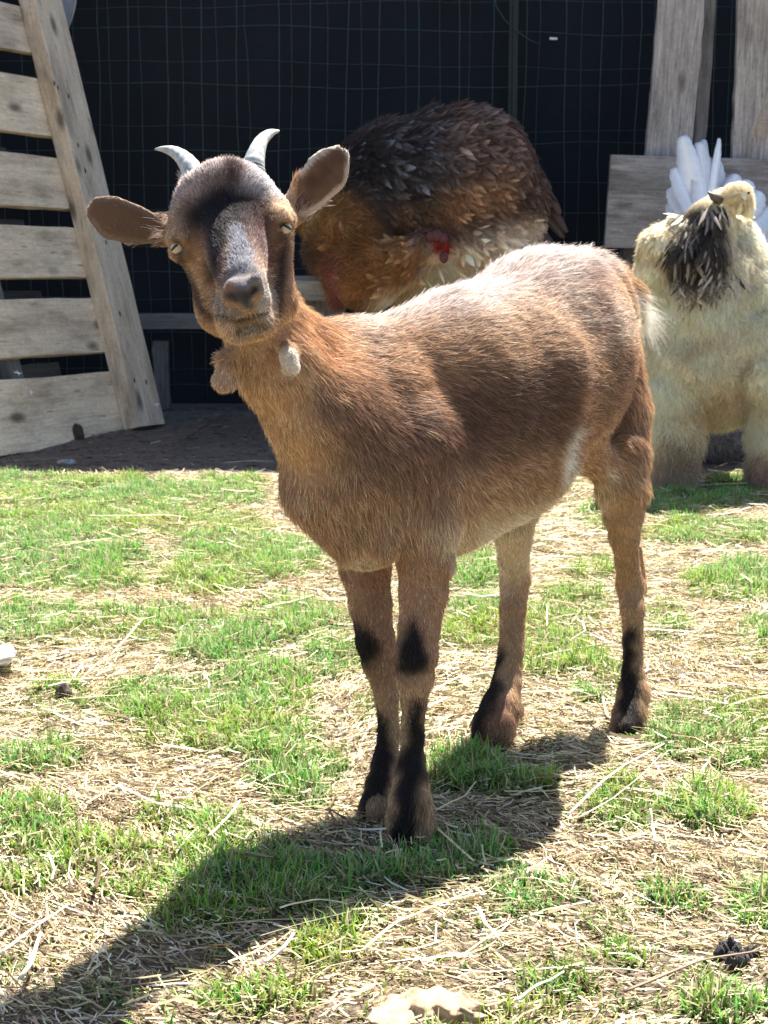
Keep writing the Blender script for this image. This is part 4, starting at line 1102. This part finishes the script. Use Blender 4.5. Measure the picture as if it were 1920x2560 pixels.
# eyes
M_iris = flat('goat_iris', (.50, .40, .26), .12, .15, 400, coat=.6)
M_pup = flat('pupil', (.01, .008, .008), .15)
def sphere(name, c, r, mat, parent, sc_=(1, 1, 1), rows=None, nu=24, nv=16):
    V = []; Fc = []
    for j in range(nv+1):
        th = math.pi*j/nv
        for i in range(nu):
            ph = 2*math.pi*i/nu; V.append(np.array((math.sin(th)*math.cos(ph), math.sin(th)*math.sin(ph), math.cos(th)))*np.array(sc_)*r)
    V = np.array(V)
    if rows is not None: V = V@rows
    V = V + c
    for j in range(nv):
        for i in range(nu): Fc.append((j*nu+i, (j+1)*nu+i, (j+1)*nu+(i+1) % nu, j*nu+(i+1) % nu))
    return link(name, pymesh(name, V, Fc), parent, mat)
for c, dx in ((EL, -1), (ER, 1)):
    ec = c + side*dx*.0004 - view*.0010
    e = sphere('eye', ec, .0050, M_iris, goat)
    o_ = side*dx*.55 - view*.85; o_ /= np.linalg.norm(o_)
    fr = rot_from(o_, face_up)       # rows x (across), y (up), z (out)
    pu = sphere('pupil', ec + o_*.0039, 1., M_pup, None, (.0034, .0013, .0015), fr)
    pu.parent = e
    bpy.context.view_layer.update()
    pu.matrix_parent_inverse = e.matrix_world.inverted()
# hooves: two claws each
M_hoof = flat('hoof', (.030, .020, .014), .75, .4, 200)
def hoof(pp, yaw, wpx, h=.013):
    """cloven hoof standing on the ground under pastern point pp"""
    g0_ = pp.copy()
    for s_ in (-1, 1):
        d = np.array([math.sin(yaw), -math.cos(yaw), 0]); sd_ = np.array([math.cos(yaw), math.sin(yaw), 0])
        V = []; Fc = []; n_ = 12
        for lev, (z_, sc1, fo) in enumerate(((-.002, 1.0, .004), (.006, 1.0, .003), (h*.6, .86, 0), (h, .68, -.003))):
            for k in range(n_):
                an = 2*math.pi*k/n_
                x_ = math.cos(an)*.0078*sc1 + s_*.0078; y_ = math.sin(an)*.0155*sc1 + fo
                if y_ > 0: x_ = x_ - s_*y_*.16
                V.append(g0_ + sd_*x_*wpx + d*y_ + np.array([0, 0, z_]))
        for lev in range(3):
            for k in range(n_): Fc.append((lev*n_+k, lev*n_+(k+1) % n_, (lev+1)*n_+(k+1) % n_, (lev+1)*n_+k))
        Fc.append(tuple(range(n_-1, -1, -1))); Fc.append(tuple(3*n_+k for k in range(n_)))
        link('hoof', pymesh('hoof', V, Fc), goat, M_hoof)
for (x, y, yaw, w_) in ((1020, 2078, -.25, 1.05), (940, 2026, -.35, .92), (1560, 1824, -.3, .88), (1228, 1846, -.45, .98)):
    hoof(GP(x, y), yaw, w_)
# ================================================================== poultry
M_fluff = hair_mat('plumage_fluff', .6, .2, .48)
M_under = vcol('plumage_under', .9, spec=.15, bump=.4)
M_fthr = vcol('feather', .6, .22, spec=.3)
def feathers(name, pos, nrm, dirn, L, W, c0, c1, parent, lift=.18, seg=4, edge=None):
    """small curved vanes lying over one another like shingles"""
    n = len(pos); s_ = np.cross(nrm, dirn); s_ /= np.linalg.norm(s_, axis=1)[:, None]+1e-9
    prof = [.35, .85, 1.0, .8, .12]; V = np.zeros((n, 5*3, 3)); C = np.zeros((n, 15, 3))
    for k in range(5):
        f = k/4; q = pos + dirn*(L*f*np.cos(lift))[:, None] + nrm*(L*(np.sin(lift)*f - .35*f*f*.5))[:, None]
        cc = c0*(1-f)+c1*f
        for j, sj in enumerate((-1, 0, 1)):
            V[:, 3*k+j] = q + s_*(W*.5*prof[k]*sj)[:, None] - nrm*(abs(sj)*W*.16*prof[k])[:, None]
            C[:, 3*k+j] = cc*(1.12 if sj == 0 else (.9 if edge is None else 1)) if edge is None or (sj == 0 and k < 4) else cc*edge
    F0 = np.array([(3*k+j, 3*k+j+1, 3*k+j+4, 3*k+j+3) for k in range(4) for j in range(2)])
    Fc = (F0[None] + (np.arange(n)*15)[:, None, None]).reshape(-1, 4)
    o = link(name, mesh(name, V.reshape(-1, 3), Fc, True, np.clip(C.reshape(-1, 3), 0, .95)), parent, M_fthr); o['kind'] = 'stuff'
    return o
def sample(V, Fc, N, count, seed, wt=None):
    r_ = np.random.default_rng(seed); T = np.vstack([Fc[:, [0, 1, 2]], Fc[:, [0, 2, 3]]])
    ar = np.linalg.norm(np.cross(V[T[:, 1]]-V[T[:, 0]], V[T[:, 2]]-V[T[:, 0]]), axis=1)
    if wt is not None: ar = ar*wt[T].mean(1)
    cdf = np.cumsum(ar); cdf /= cdf[-1]; ti = np.searchsorted(cdf, r_.random(count)); ti = np.clip(ti, 0, len(T)-1)
    w_ = r_.dirichlet((1, 1, 1), count)[:, :, None]
    return (V[T[ti]]*w_).sum(1), (N[T[ti]]*w_).sum(1), T[ti], w_

# ------------------------------------------------ brown hen on the bench, preening
D0 = 3.50
hen = root('brown_hen', (P(1080, 700, D0)[0], D0, zb), label='dark brown and grey speckled hen preening on the plank bench behind the goat', cat='hen')
B = Blob()
c_((1000, 440, D0, 135), (1170, 440, D0+.02, 158), .03)
c_((1180, 440, D0+.02, 150), (1265, 500, D0+.03, 102), .03)
c_((1000, 500, D0, 130), (930, 480, D0-.01, 120), .03)
c_((1110, 350, D0+.02, 80), (1150, 325, D0+.02, 50), .03)
c_((1180, 600, D0, 120), (1050, 690, D0, 90), .03)
c_((1290, 590, D0+.02, 55), (1250, 640, D0, 80), .03)
chain([(900, 540, D0-.04, 92), (868, 620, D0-.08, 88), (920, 690, D0-.11, 72), (1000, 655, D0-.13, 50), (1060, 622, D0-.14, 36), (1092, 620, D0-.145, 30)], .02)
c_((845, 570, D0-.02, 55), (800, 540, D0, 40), .03)
chain([(850, 610, D0-.06, 30), (845, 655, D0-.07, 33), (838, 700, D0-.07, 22), (842, 745, D0-.07, 18)], .01)
chain([(1000, 700, D0-.02, 46), (1005, 748, D0-.02, 22)], .01)
HV, HF, HN = B.surface(.005)
px, py, D = proj(HV)
C = np.zeros((len(HV), 3)) + np.array([.075, .058, .05]); 
G([(880, 420, 90), (1000, 400, 100), (1080, 430, 60)], (.040, .038, .044), 120)
G([(1150, 300, 60), (1290, 380, 60), (1350, 500, 40)], (.085, .060, .050), 120)
G([(1130, 520, 50), (1230, 480, 40)], (.20, .13, .085), 110)
G([(1000, 560, 40), (1080, 570, 30)], (.11, .07, .05), 80)
G([(1340, 630, 90), (1200, 670, 80), (1080, 710, 70), (980, 730, 50)], (.58, .50, .40), 70)
G([(860, 560, 60), (890, 680, 80), (1000, 650, 60)], (.22, .125, .055), 60, (0, D0-.04))
G([(800, 540, 60)], (.22, .14, .06), 70)
G([(1102, 616, 20), (1118, 620, 16)], (.20, .022, .022), 20, (0, D0-.08))
G([(842, 650, 24), (840, 760, 22)], (.20, .10, .085), 24, (0, D0))
C *= ((.85+.9*fbm(HV, 60., 2, 3))*(.45+1.15*fbm(HV, 17., 2, 13)))[:, None]*np.array([1.08, .92, .82])
link('body', mesh('body', HV, HF, True, C), hen, M_under)
hb = [b_((860, 450, D0), (1150, 330, D0), .1), b_((1150, 380, D0), (1380, 520, D0+.02), .1), b_((1000, 480, D0-.08), (1250, 640, D0-.08), .1), b_((860, 520, D0), (1000, 620, D0), .05),
      b_((1090, 620, D0-.14), (960, 660, D0-.12), .04), b_((960, 660, D0-.12), (870, 620, D0-.08), .05), b_((845, 580, D0-.07), (842, 760, D0-.07), .02), b_((880, 480, D0), (780, 560, D0), .04)]
HFL = flow_field(HV, HN, hb)
wt = np.where((py > 640) & (px > 1000), .05, 1.)*np.where((px < 960) & (py > 520), .04, 1.); wt *= (HN[:, 1] < .5); wt[seg_dist(px, py, [(1098, 618, 50)]) < 0] = 0
p_, n_, tt, ww = sample(HV, HF, HN, 2600, 5, wt)
fl = (HFL[tt]*ww).sum(1); n_ /= np.linalg.norm(n_, axis=1)[:, None]
r_ = np.random.default_rng(9)
fl = fl + np.cross(n_, fl)*r_.normal(0, .6, len(p_))[:, None]; fl /= np.linalg.norm(fl, axis=1)[:, None]
cb_ = (C[tt]*ww).sum(1)*np.exp(r_.normal(0, .35, len(p_)))[:, None]
lt = (r_.random(len(p_)) < .10) & (proj(p_)[0] < 1100) & (proj(p_)[1] < 480); cb_[lt] = (.15, .155, .18)
cb2 = cb_*1.5
feathers('plumage', p_, n_, fl,   .018+.026*r_.random(len(p_)), .005+.010*r_.random(len(p_)), cb_*.8, cb2, hen, .34)
Lh = np.full(len(HV), .019); Lh[(py > 600) & (px > 1000)] = .018; Lh[(px < 960) & (py < 660)] = .030
Lh[seg_dist(px, py, [(1060, 622, 40), (1120, 622, 30)]) < 0] = .007
grow('down', HV, HF, HN, HFL, np.clip(C*1.2, 0, .9), Lh, 120000, hen, M_fluff, lay=.5, wid=.00028, npt=4, jit=.7, cvar=.45, tip=1.3, clump=.4, droop=.25, seed=14, dens=(HN[:, 1] < .5)*1.+.02)
pe, ne, te, we = sample(HV, HF, HN, 420, 77, (np.abs(HN[:, 1]) < .45)*(py < 560)*(px > 860)*1.)
fe = (HFL[te]*we).sum(1) + ne*.10 + r_.normal(0, .20, (420, 3)); fe /= np.linalg.norm(fe, axis=1)[:, None]; ne = ne/np.linalg.norm(ne, axis=1)[:, None]
ce = (C[te]*we).sum(1)*np.exp(r_.normal(0, .35, 420))[:, None]
feathers('ragged_feathers', pe, ne, fe,   .018+.020*r_.random(420), .006+.009*r_.random(420), ce, ce*1.3, hen, .12)
# drooping tail feathers
def vane(name, a, b, wpx, bendv, color, parent, mat=None, fold=.25, n=10, nrm=(0, -1, 0.2), tipround=.9):
    a = np.array(a); b = np.array(b); ax = b-a; L = np.linalg.norm(ax); ax /= L; nr = np.array(nrm, float); nr -= nr@ax*ax; nr /= np.linalg.norm(nr); sd_ = np.cross(nr, ax)
    V = []; k = K(a[1])
    for i in range(n+1):
        f = i/n; wv_ = wpx*k*.5*(1+random.uniform(-.05, .05)*(f > .15))*(.25+.75*min(1, f*3))*math.sqrt(max(0., 1-max(0, (f-.55)/.45)**2*tipround)) 
        q = a+ax*L*f + np.array(bendv)*math.sin(f*math.pi*.5)**2*L
        for j in (-1, -.5, 0, .5, 1):
            V.append(q + sd_*wv_*j*(1+.04*math.sin(i*2.1+j*5)) - nr*abs(j)*wv_*fold + nr*.002*(1-abs(j)))
    idx = np.arange(len(V)).reshape(n+1, 5)
    Fq = np.stack([idx[:-1, :-1].ravel(), idx[1:, :-1].ravel(), idx[1:, 1:].ravel(), idx[:-1, 1:].ravel()], 1)
    rr = random.Random(int(a[0]*1e4)).uniform(.85, 1.1)
    Cc = np.tile(np.array(color)*rr, (len(V), 1)); Cc[2::5] *= 1.2; Cc *= (.94+.1*np.random.default_rng(int(a[0]*1e4)+7).random((len(V), 1)))
    o = link(name, mesh(name, np.array(V), Fq, True, np.clip(Cc, 0, .95)), parent, mat or M_fthr)
    s_ = o.modifiers.new('solid', 'SOLIDIFY'); s_.thickness = .0006
    return o
for (a, b, w_) in (((1345, 470), (1412, 575), 22), ((1350, 520), (1405, 590), 20), ((1325, 540), (1385, 625), 24), ((1335, 430), (1395, 530), 26), ((1300, 400), (1372, 470), 30), ((1120, 300), (1180, 262), 30), ((1090, 300), (1160, 258), 26)):
    vane('tail_feather', P(*a, D0+.03), P(*b, D0+.0), w_, (.05, 0, -.05), (.11, .07, .055), hen)
# comb, face, beak, eye
M_red = flat('comb_red', (.075, .008, .010), .5, .3, 200)
for i, (x, y, r__) in enumerate(((1076, 592, 12), (1092, 590, 14), (1108, 597, 12))):
    sphere('comb', P(x, y, D0-.168), r__*K(3.36), M_red, hen, (1, .4, 1.1), nu=12, nv=8)
sphere('wattle', P(1110, 644, D0-.168), 12*K(3.36), M_red, hen, (.9, .4, 1.2), nu=12, nv=8)
v, f = tube([P(1115, 622, D0-.145), P(1130, 628, D0-.145), P(1140, 636, D0-.14)], [.006, .004, .0008], 8)
link('beak', pymesh('beak', v, f), hen, flat('beak', (.28, .2, .12), .4))
sphere('eye', P(1103, 618, D0-.168), .003, M_pup, hen, nu=10, nv=8)
# toes
def toes(x, y, D_, z, parent, mat, yaw=0., s=1.):
    c = P(x, y, D_); c[2] = z+.006
    for an in (-.5, 0, .5, 3.14):
        d = np.array([math.sin(an+yaw), -math.cos(an+yaw), 0])
        L = (.045 if an < 3 else .02)*s
        v, f = tube([c, c+d*L*.5+np.array([0, 0, .003]), c+d*L+np.array([0, 0, -.002])], [.005*s, .0042*s, .0018*s], 7)
        link('toe', pymesh('toe', v, f), parent, mat)
M_toe = flat('toe_skin', (.42, .3, .2), .6, .3, 150)
toes(842, 745, D0-.07, zb, hen, M_toe); toes(1005, 748, D0-.02, zb, hen, M_toe)

# ------------------------------------------------ cream rooster with dark striped hackle
D0 = 2.88
gx = GP(1790, 1222)
roo = root('cream_rooster', (gx[0], D0, 0), label='large fluffy cream rooster with a dark streaked neck at the right edge', cat='rooster')
B = Blob()
c_((1785, 860, D0+.04, 145), (1795, 930, D0+.04, 125), .02)
c_((1740, 920, D0+.01, 105), (1710, 970, D0+.01, 82), .02)
c_((1880, 840, D0+.02, 105), (1930, 880, D0+.03, 110), .02)
c_((1765, 770, D0+.01, 105), (1800, 700, D0+.02, 105), .02)
c_((1790, 700, D0+.10, 130), (1800, 640, D0+.22, 105), .03)
chain([(1750, 700, D0-.01, 84), (1745, 640, D0-.01, 78), (1775, 560, D0, 56), (1800, 515, D0+.01, 36)], .014)
chain([(1640, 670, D0, 44), (1652, 615, D0, 42), (1690, 570, D0+.01, 30)], .012)    # left shoulder
c_((1652, 700, D0+.02, 55), (1700, 750, D0+.02, 60), .014)
chain([(1885, 720, D0, 56), (1870, 640, D0+.01, 38), (1852, 570, D0+.01, 26)], .012)      # right shoulder
chain([(1815, 505, D0+.01, 32), (1845, 492, D0-.005, 33), (1862, 512, D0-.01, 21)], .008)  # head
chain([(1700, 990, D0+.01, 74), (1692, 1090, D0-.01, 54), (1686, 1175, D0-.015, 44), (1682, 1222, D0-.03, 38)], .012)
chain([(1925, 960, D0-.01, 62), (1922, 1080, D0-.01, 40), (1915, 1170, D0-.015, 36), (1915, 1225, D0-.03, 32)], .012)
c_((1905, 930, D0-.03, 52), (1935, 950, D0-.03, 55), .012)
c_((1620, 800, D0+.04, 45), (1655, 930, D0+.04, 55), .02)
RV, RF_, RN = B.surface(.0045)
px, py, D = proj(RV)
C = np.zeros((len(RV), 3)) + np.array([.95, .83, .63])
G([(1620, 620, 40), (1700, 560, 20), (1850, 490, 40)], (.82, .68, .45), 60)
G([(1640, 650, 10), (1690, 640, 20)], (.62, .40, .28), 50, s=.7)
G([(1800, 980, 30), (1760, 1030, 50)], (.60, .44, .27), 110, s=.8)
G([(1870, 900, 10), (1840, 960, 10), (1850, 1000, 20)], (.45, .32, .22), 50, s=.8)
G([(1720, 870, 10), (1780, 830, 8)], (.5, .36, .22), 50, s=.7)
G([(1690, 1150, 60), (1680, 1230, 60)], (.42, .31, .22), 90, s=.9)
G([(1905, 1180, 60), (1905, 1240, 60)], (.42, .28, .22), 70, s=.9)
G([(1745, 560, 50), (1742, 650, 74)], (.05, .038, .032), 60, (0, D0+.03))
G([(1790, 560, 16), (1800, 640, 14)], (.05, .038, .032), 30, (0, D0+.03), .7)
C *= (.72+.5*fbm(RV, 26., 3, 6))[:, None]
link('body', mesh('body', RV, RF_, True, C), roo, M_under)
rbn = [b_((1760, 720, D0), (1770, 1000, D0), .12), b_((1770, 500, D0), (1730, 720, D0-.05), .06), b_((1690, 1000, D0), (1680, 1220, D0), .06), b_((1900, 900, D0), (1905, 1220, D0), .06),
       b_((1700, 560, D0), (1610, 720, D0), .05), b_((1860, 560, D0), (1920, 760, D0), .06), b_((1850, 480, D0), (1865, 560, D0), .03), b_((1780, 620, D0+.1), (1790, 520, D0+.35), .1)]
RFL = flow_field(RV, RN, rbn)
Lr = np.full(len(RV), .018); Lr[(py < 560)] = .009; Lr[(py > 700)] = .028
dk = smooth01(.5-seg_dist(px, py, [(1745, 560, 40), (1735, 650, 60)])/60)*(D < D0+.03)
grow('down', RV, RF_, RN, RFL, np.clip(C*1.05, 0, .92), Lr, 120000, roo, M_fluff, lay=.45, wid=.00026, npt=5, jit=.55, cvar=.22, tip=1.12, clump=.8, droop=.2, seed=24, dens=(RN[:, 1] < .5)*1.+.05, wave=.5, tipw=.3)
# body contour feathers, hackle streaks
def lay_feathers(name, region, count, L0, L1, W0, W1, cfun, seed, lift=.15, jitter=.25, edge=None):
    pxx, pyy, DD = proj(RV); wt = smooth01(.5-seg_dist(pxx, pyy, region)/30)*(RN[:, 1] < .2)
    p_, n_, tt, ww = sample(RV, RF_, RN, count, seed, wt); r_ = np.random.default_rng(seed+1)
    fl = (RFL[tt]*ww).sum(1); n_ = n_/np.linalg.norm(n_, axis=1)[:, None]
    fl = fl + np.cross(n_, fl)*r_.normal(0, jitter, count)[:, None]; fl -= (fl*n_).sum(1)[:, None]*n_; fl /= np.linalg.norm(fl, axis=1)[:, None]
    c0, c1 = cfun(r_, count, p_)
    return feathers(name, p_+n_*.002, n_, fl, L0+(L1-L0)*r_.random(count), W0+(W1-W0)*r_.random(count), c0, c1, roo, lift, edge=edge)
def dark_c(r_, n, p): 
    a = np.zeros((n, 3)) + np.array([.035, .026, .022]); a *= np.exp(r_.normal(0, .4, n))[:, None]
    k = r_.random(n) < .28; a[k] = (.22, .18, .15); return a, a*1.3
def cream_c(r_, n, p):
    a = np.zeros((n, 3)) + np.array([.90, .78, .56]); a *= np.exp(r_.normal(0, .12, n))[:, None]; return a*.9, a*1.05
def mixed_c(r_, n, p):
    a = np.zeros((n, 3)) + np.array([.5, .42, .36]); k = r_.random(n) < .3; a[k] = (.05, .035, .03); return a, a
def body_c(r_, n, p):
    a = np.zeros((n, 3)) + np.array([.90, .79, .60]); a *= np.exp(r_.normal(0, .10, n))[:, None]
    q = fbm(p, 22., 3, 77)[:, None]; a = a*(1-.55*np.clip((q-.5)*3, 0, 1)*np.array([.5, .8, 1.])); return a*.92, a*1.04
lay_feathers('breast_feathers', [(1780, 780, 120), (1760, 960, 130), (1900, 880, 90)], 900, .016, .030, .012, .022, body_c, 30, .10, .5)
lay_feathers('hackle', [(1785, 535, 24), (1755, 590, 60), (1745, 650, 72)], 700, .030, .055, .004, .008, dark_c, 31, .12, .35)
lay_feathers('hackle_fringe', [(1700, 700, 10), (1740, 715, 14), (1800, 700, 10), (1840, 690, 8)], 70, .022, .045, .005, .009, mixed_c, 32, .25, .7)
lay_feathers('shoulder_feathers', [(1620, 640, 40), (1690, 560, 24)], 300, .014, .026, .006, .012, cream_c, 33, .18, .25)
lay_feathers('shoulder_feathers', [(1900, 720, 50), (1870, 600, 34), (1850, 500, 26)], 300, .014, .026, .006, .012, cream_c, 34, .18, .25)
# beak, comb hint, eye
v, f = tube([P(1800, 500, D0-.02), P(1782, 492, D0-.028), P(1770, 480, D0-.034)], [.009, .006, .001], 8)
link('beak', pymesh('beak', v, f), roo, flat('rooster_beak', (.09, .075, .07), .35))
for i, (x, y, r__) in enumerate(((1862, 478, 9), (1874, 488, 10), (1878, 503, 9))):
    sphere('comb', P(x, y, D0-.01), r__*K(D0), flat('comb_pink', (.62, .30, .22), .5), roo, (.8, .6, 1.), nu=12, nv=8)
sphere('eye', P(1872, 482, D0-.03), .0025, M_pup, roo, nu=10, nv=8)
# tail: broad white feathers rising behind, in the shade, its blue cast painted in
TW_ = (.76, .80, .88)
def plume(a, b, w_, bd, D_):
    A_ = np.array(P(*a, D_-.04)); Z_ = np.array(P(*b, D_+.02)); vane('tail_feather', A_, Z_, w_*1.35, bd, TW_, roo, None, random.uniform(.02, .14), 26, (random.uniform(-.5, .5), -1, .2), .85)
rp_ = random.Random(4)
for (a, b, w_, bd) in (((1752, 560), (1712, 352), 44, (-.03, 0, .05)), ((1760, 560), (1738, 356), 40, (.05, 0, 0)), ((1765, 545), (1782, 350), 24, (-.10, 0, 0)), ((1772, 545), (1790, 346), 16, (.04, 0, 0)),
                       ((1755, 570), (1700, 420), 40, (-.08, 0, 0)), ((1765, 560), (1752, 405), 40, (.06, 0, 0)), ((1785, 560), (1800, 400), 38, (-.04, 0, 0)), ((1745, 575), (1690, 470), 38, (-.1, 0, 0)),
                       ((1752, 575), (1716, 448), 44, (.08, 0, 0)), ((1790, 560), (1828, 436), 44, (.08, 0, 0)), ((1800, 570), (1858, 452), 46, (.10, 0, 0)), ((1820, 580), (1884, 480), 50, (.12, 0, .0)),
                       ((1840, 600), (1912, 520), 54, (.12, 0, .0)), ((1850, 620), (1930, 556), 56, (.1, 0, .0)), ((1870, 660), (1950, 610), 60, (.1, 0, .0)), ((1735, 590), (1690, 520), 44, (-.04, 0, 0)),
                       ((1720, 600), (1678, 508), 30, (-.05, 0, 0)), ((1770, 570), (1742, 470), 50, (-.05, 0, 0)), ((1790, 575), (1790, 462), 50, (.05, 0, 0)), ((1810, 580), (1836, 490), 50, (.08, 0, 0))):
    plume(a, b, w_, bd, 3.42 + rp_.uniform(-.02, .03))
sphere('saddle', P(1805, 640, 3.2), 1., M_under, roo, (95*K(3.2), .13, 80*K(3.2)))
sm = bpy.data.objects['saddle'].data; a_ = sm.color_attributes.new('Col', 'FLOAT_COLOR', 'POINT'); a_.data.foreach_set('color', np.tile(np.array([.72, .76, .84, 1.], dtype=np.float32), len(sm.vertices)))  # white saddle with the same painted blue shade cast as the tail
toes(1682, 1225, D0-.06, 0, roo, M_toe); toes(1905, 1228, D0-.06, 0, roo, M_toe)

# ------------------------------------------------ grey hen resting in the shade behind the rooster's legs
D0 = 3.17
gh_ = root('grey_hen', (P(1815, 1120, D0)[0], D0, 0), label='grey fluffy hen resting in the shade, seen between the legs of the cream rooster', cat='hen')
B = Blob()
c_((1800, 1090, D0, 66), (1850, 1080, D0+.03, 62), .02); c_((1860, 1050, D0+.05, 40), (1885, 1010, D0+.08, 22), .02)
c_((1770, 1060, D0-.01, 40), (1765, 1020, D0+.0, 24), .02); c_((1765, 1012, D0, 20), (1758, 1004, D0-.01, 18), .01)
KV, KF_, KN = B.surface(.005)
C = np.zeros((len(KV), 3)) + np.array([.23, .22, .24]); C *= (.5+1.*fbm(KV, 40., 3, 8))[:, None]
link('body', mesh('body', KV, KF_, True, C), gh_, M_under)
KFL = flow_field(KV, KN, [b_((1760, 1000, D0), (1800, 1140, D0), .05), b_((1800, 1060, D0), (1880, 1050, D0+.06), .06)])
grow('down', KV, KF_, KN, KFL, C, np.full(len(KV), .016), 9000, gh_, M_fluff, lay=.5, wid=.0004, npt=4, jit=.5, cvar=.3, tip=1.2, clump=.5, seed=33)
sphere('comb', P(1757, 988, D0-.01), .006, M_red, gh_, (1, .4, 1), nu=10, nv=8)
v, f = tube([P(1745, 1006, D0-.02), P(1732, 1010, D0-.03)], [.004, .0008], 7); link('beak', pymesh('beak', v, f), gh_, bpy.data.materials['beak'])
vane('tail_feather', P(1865, 1050, D0+.06), P(1905, 985, D0+.1), 26, (.05, 0, 0), (.2, .2, .22), gh_)
print('script end', round(_t.time()-_t0, 1))
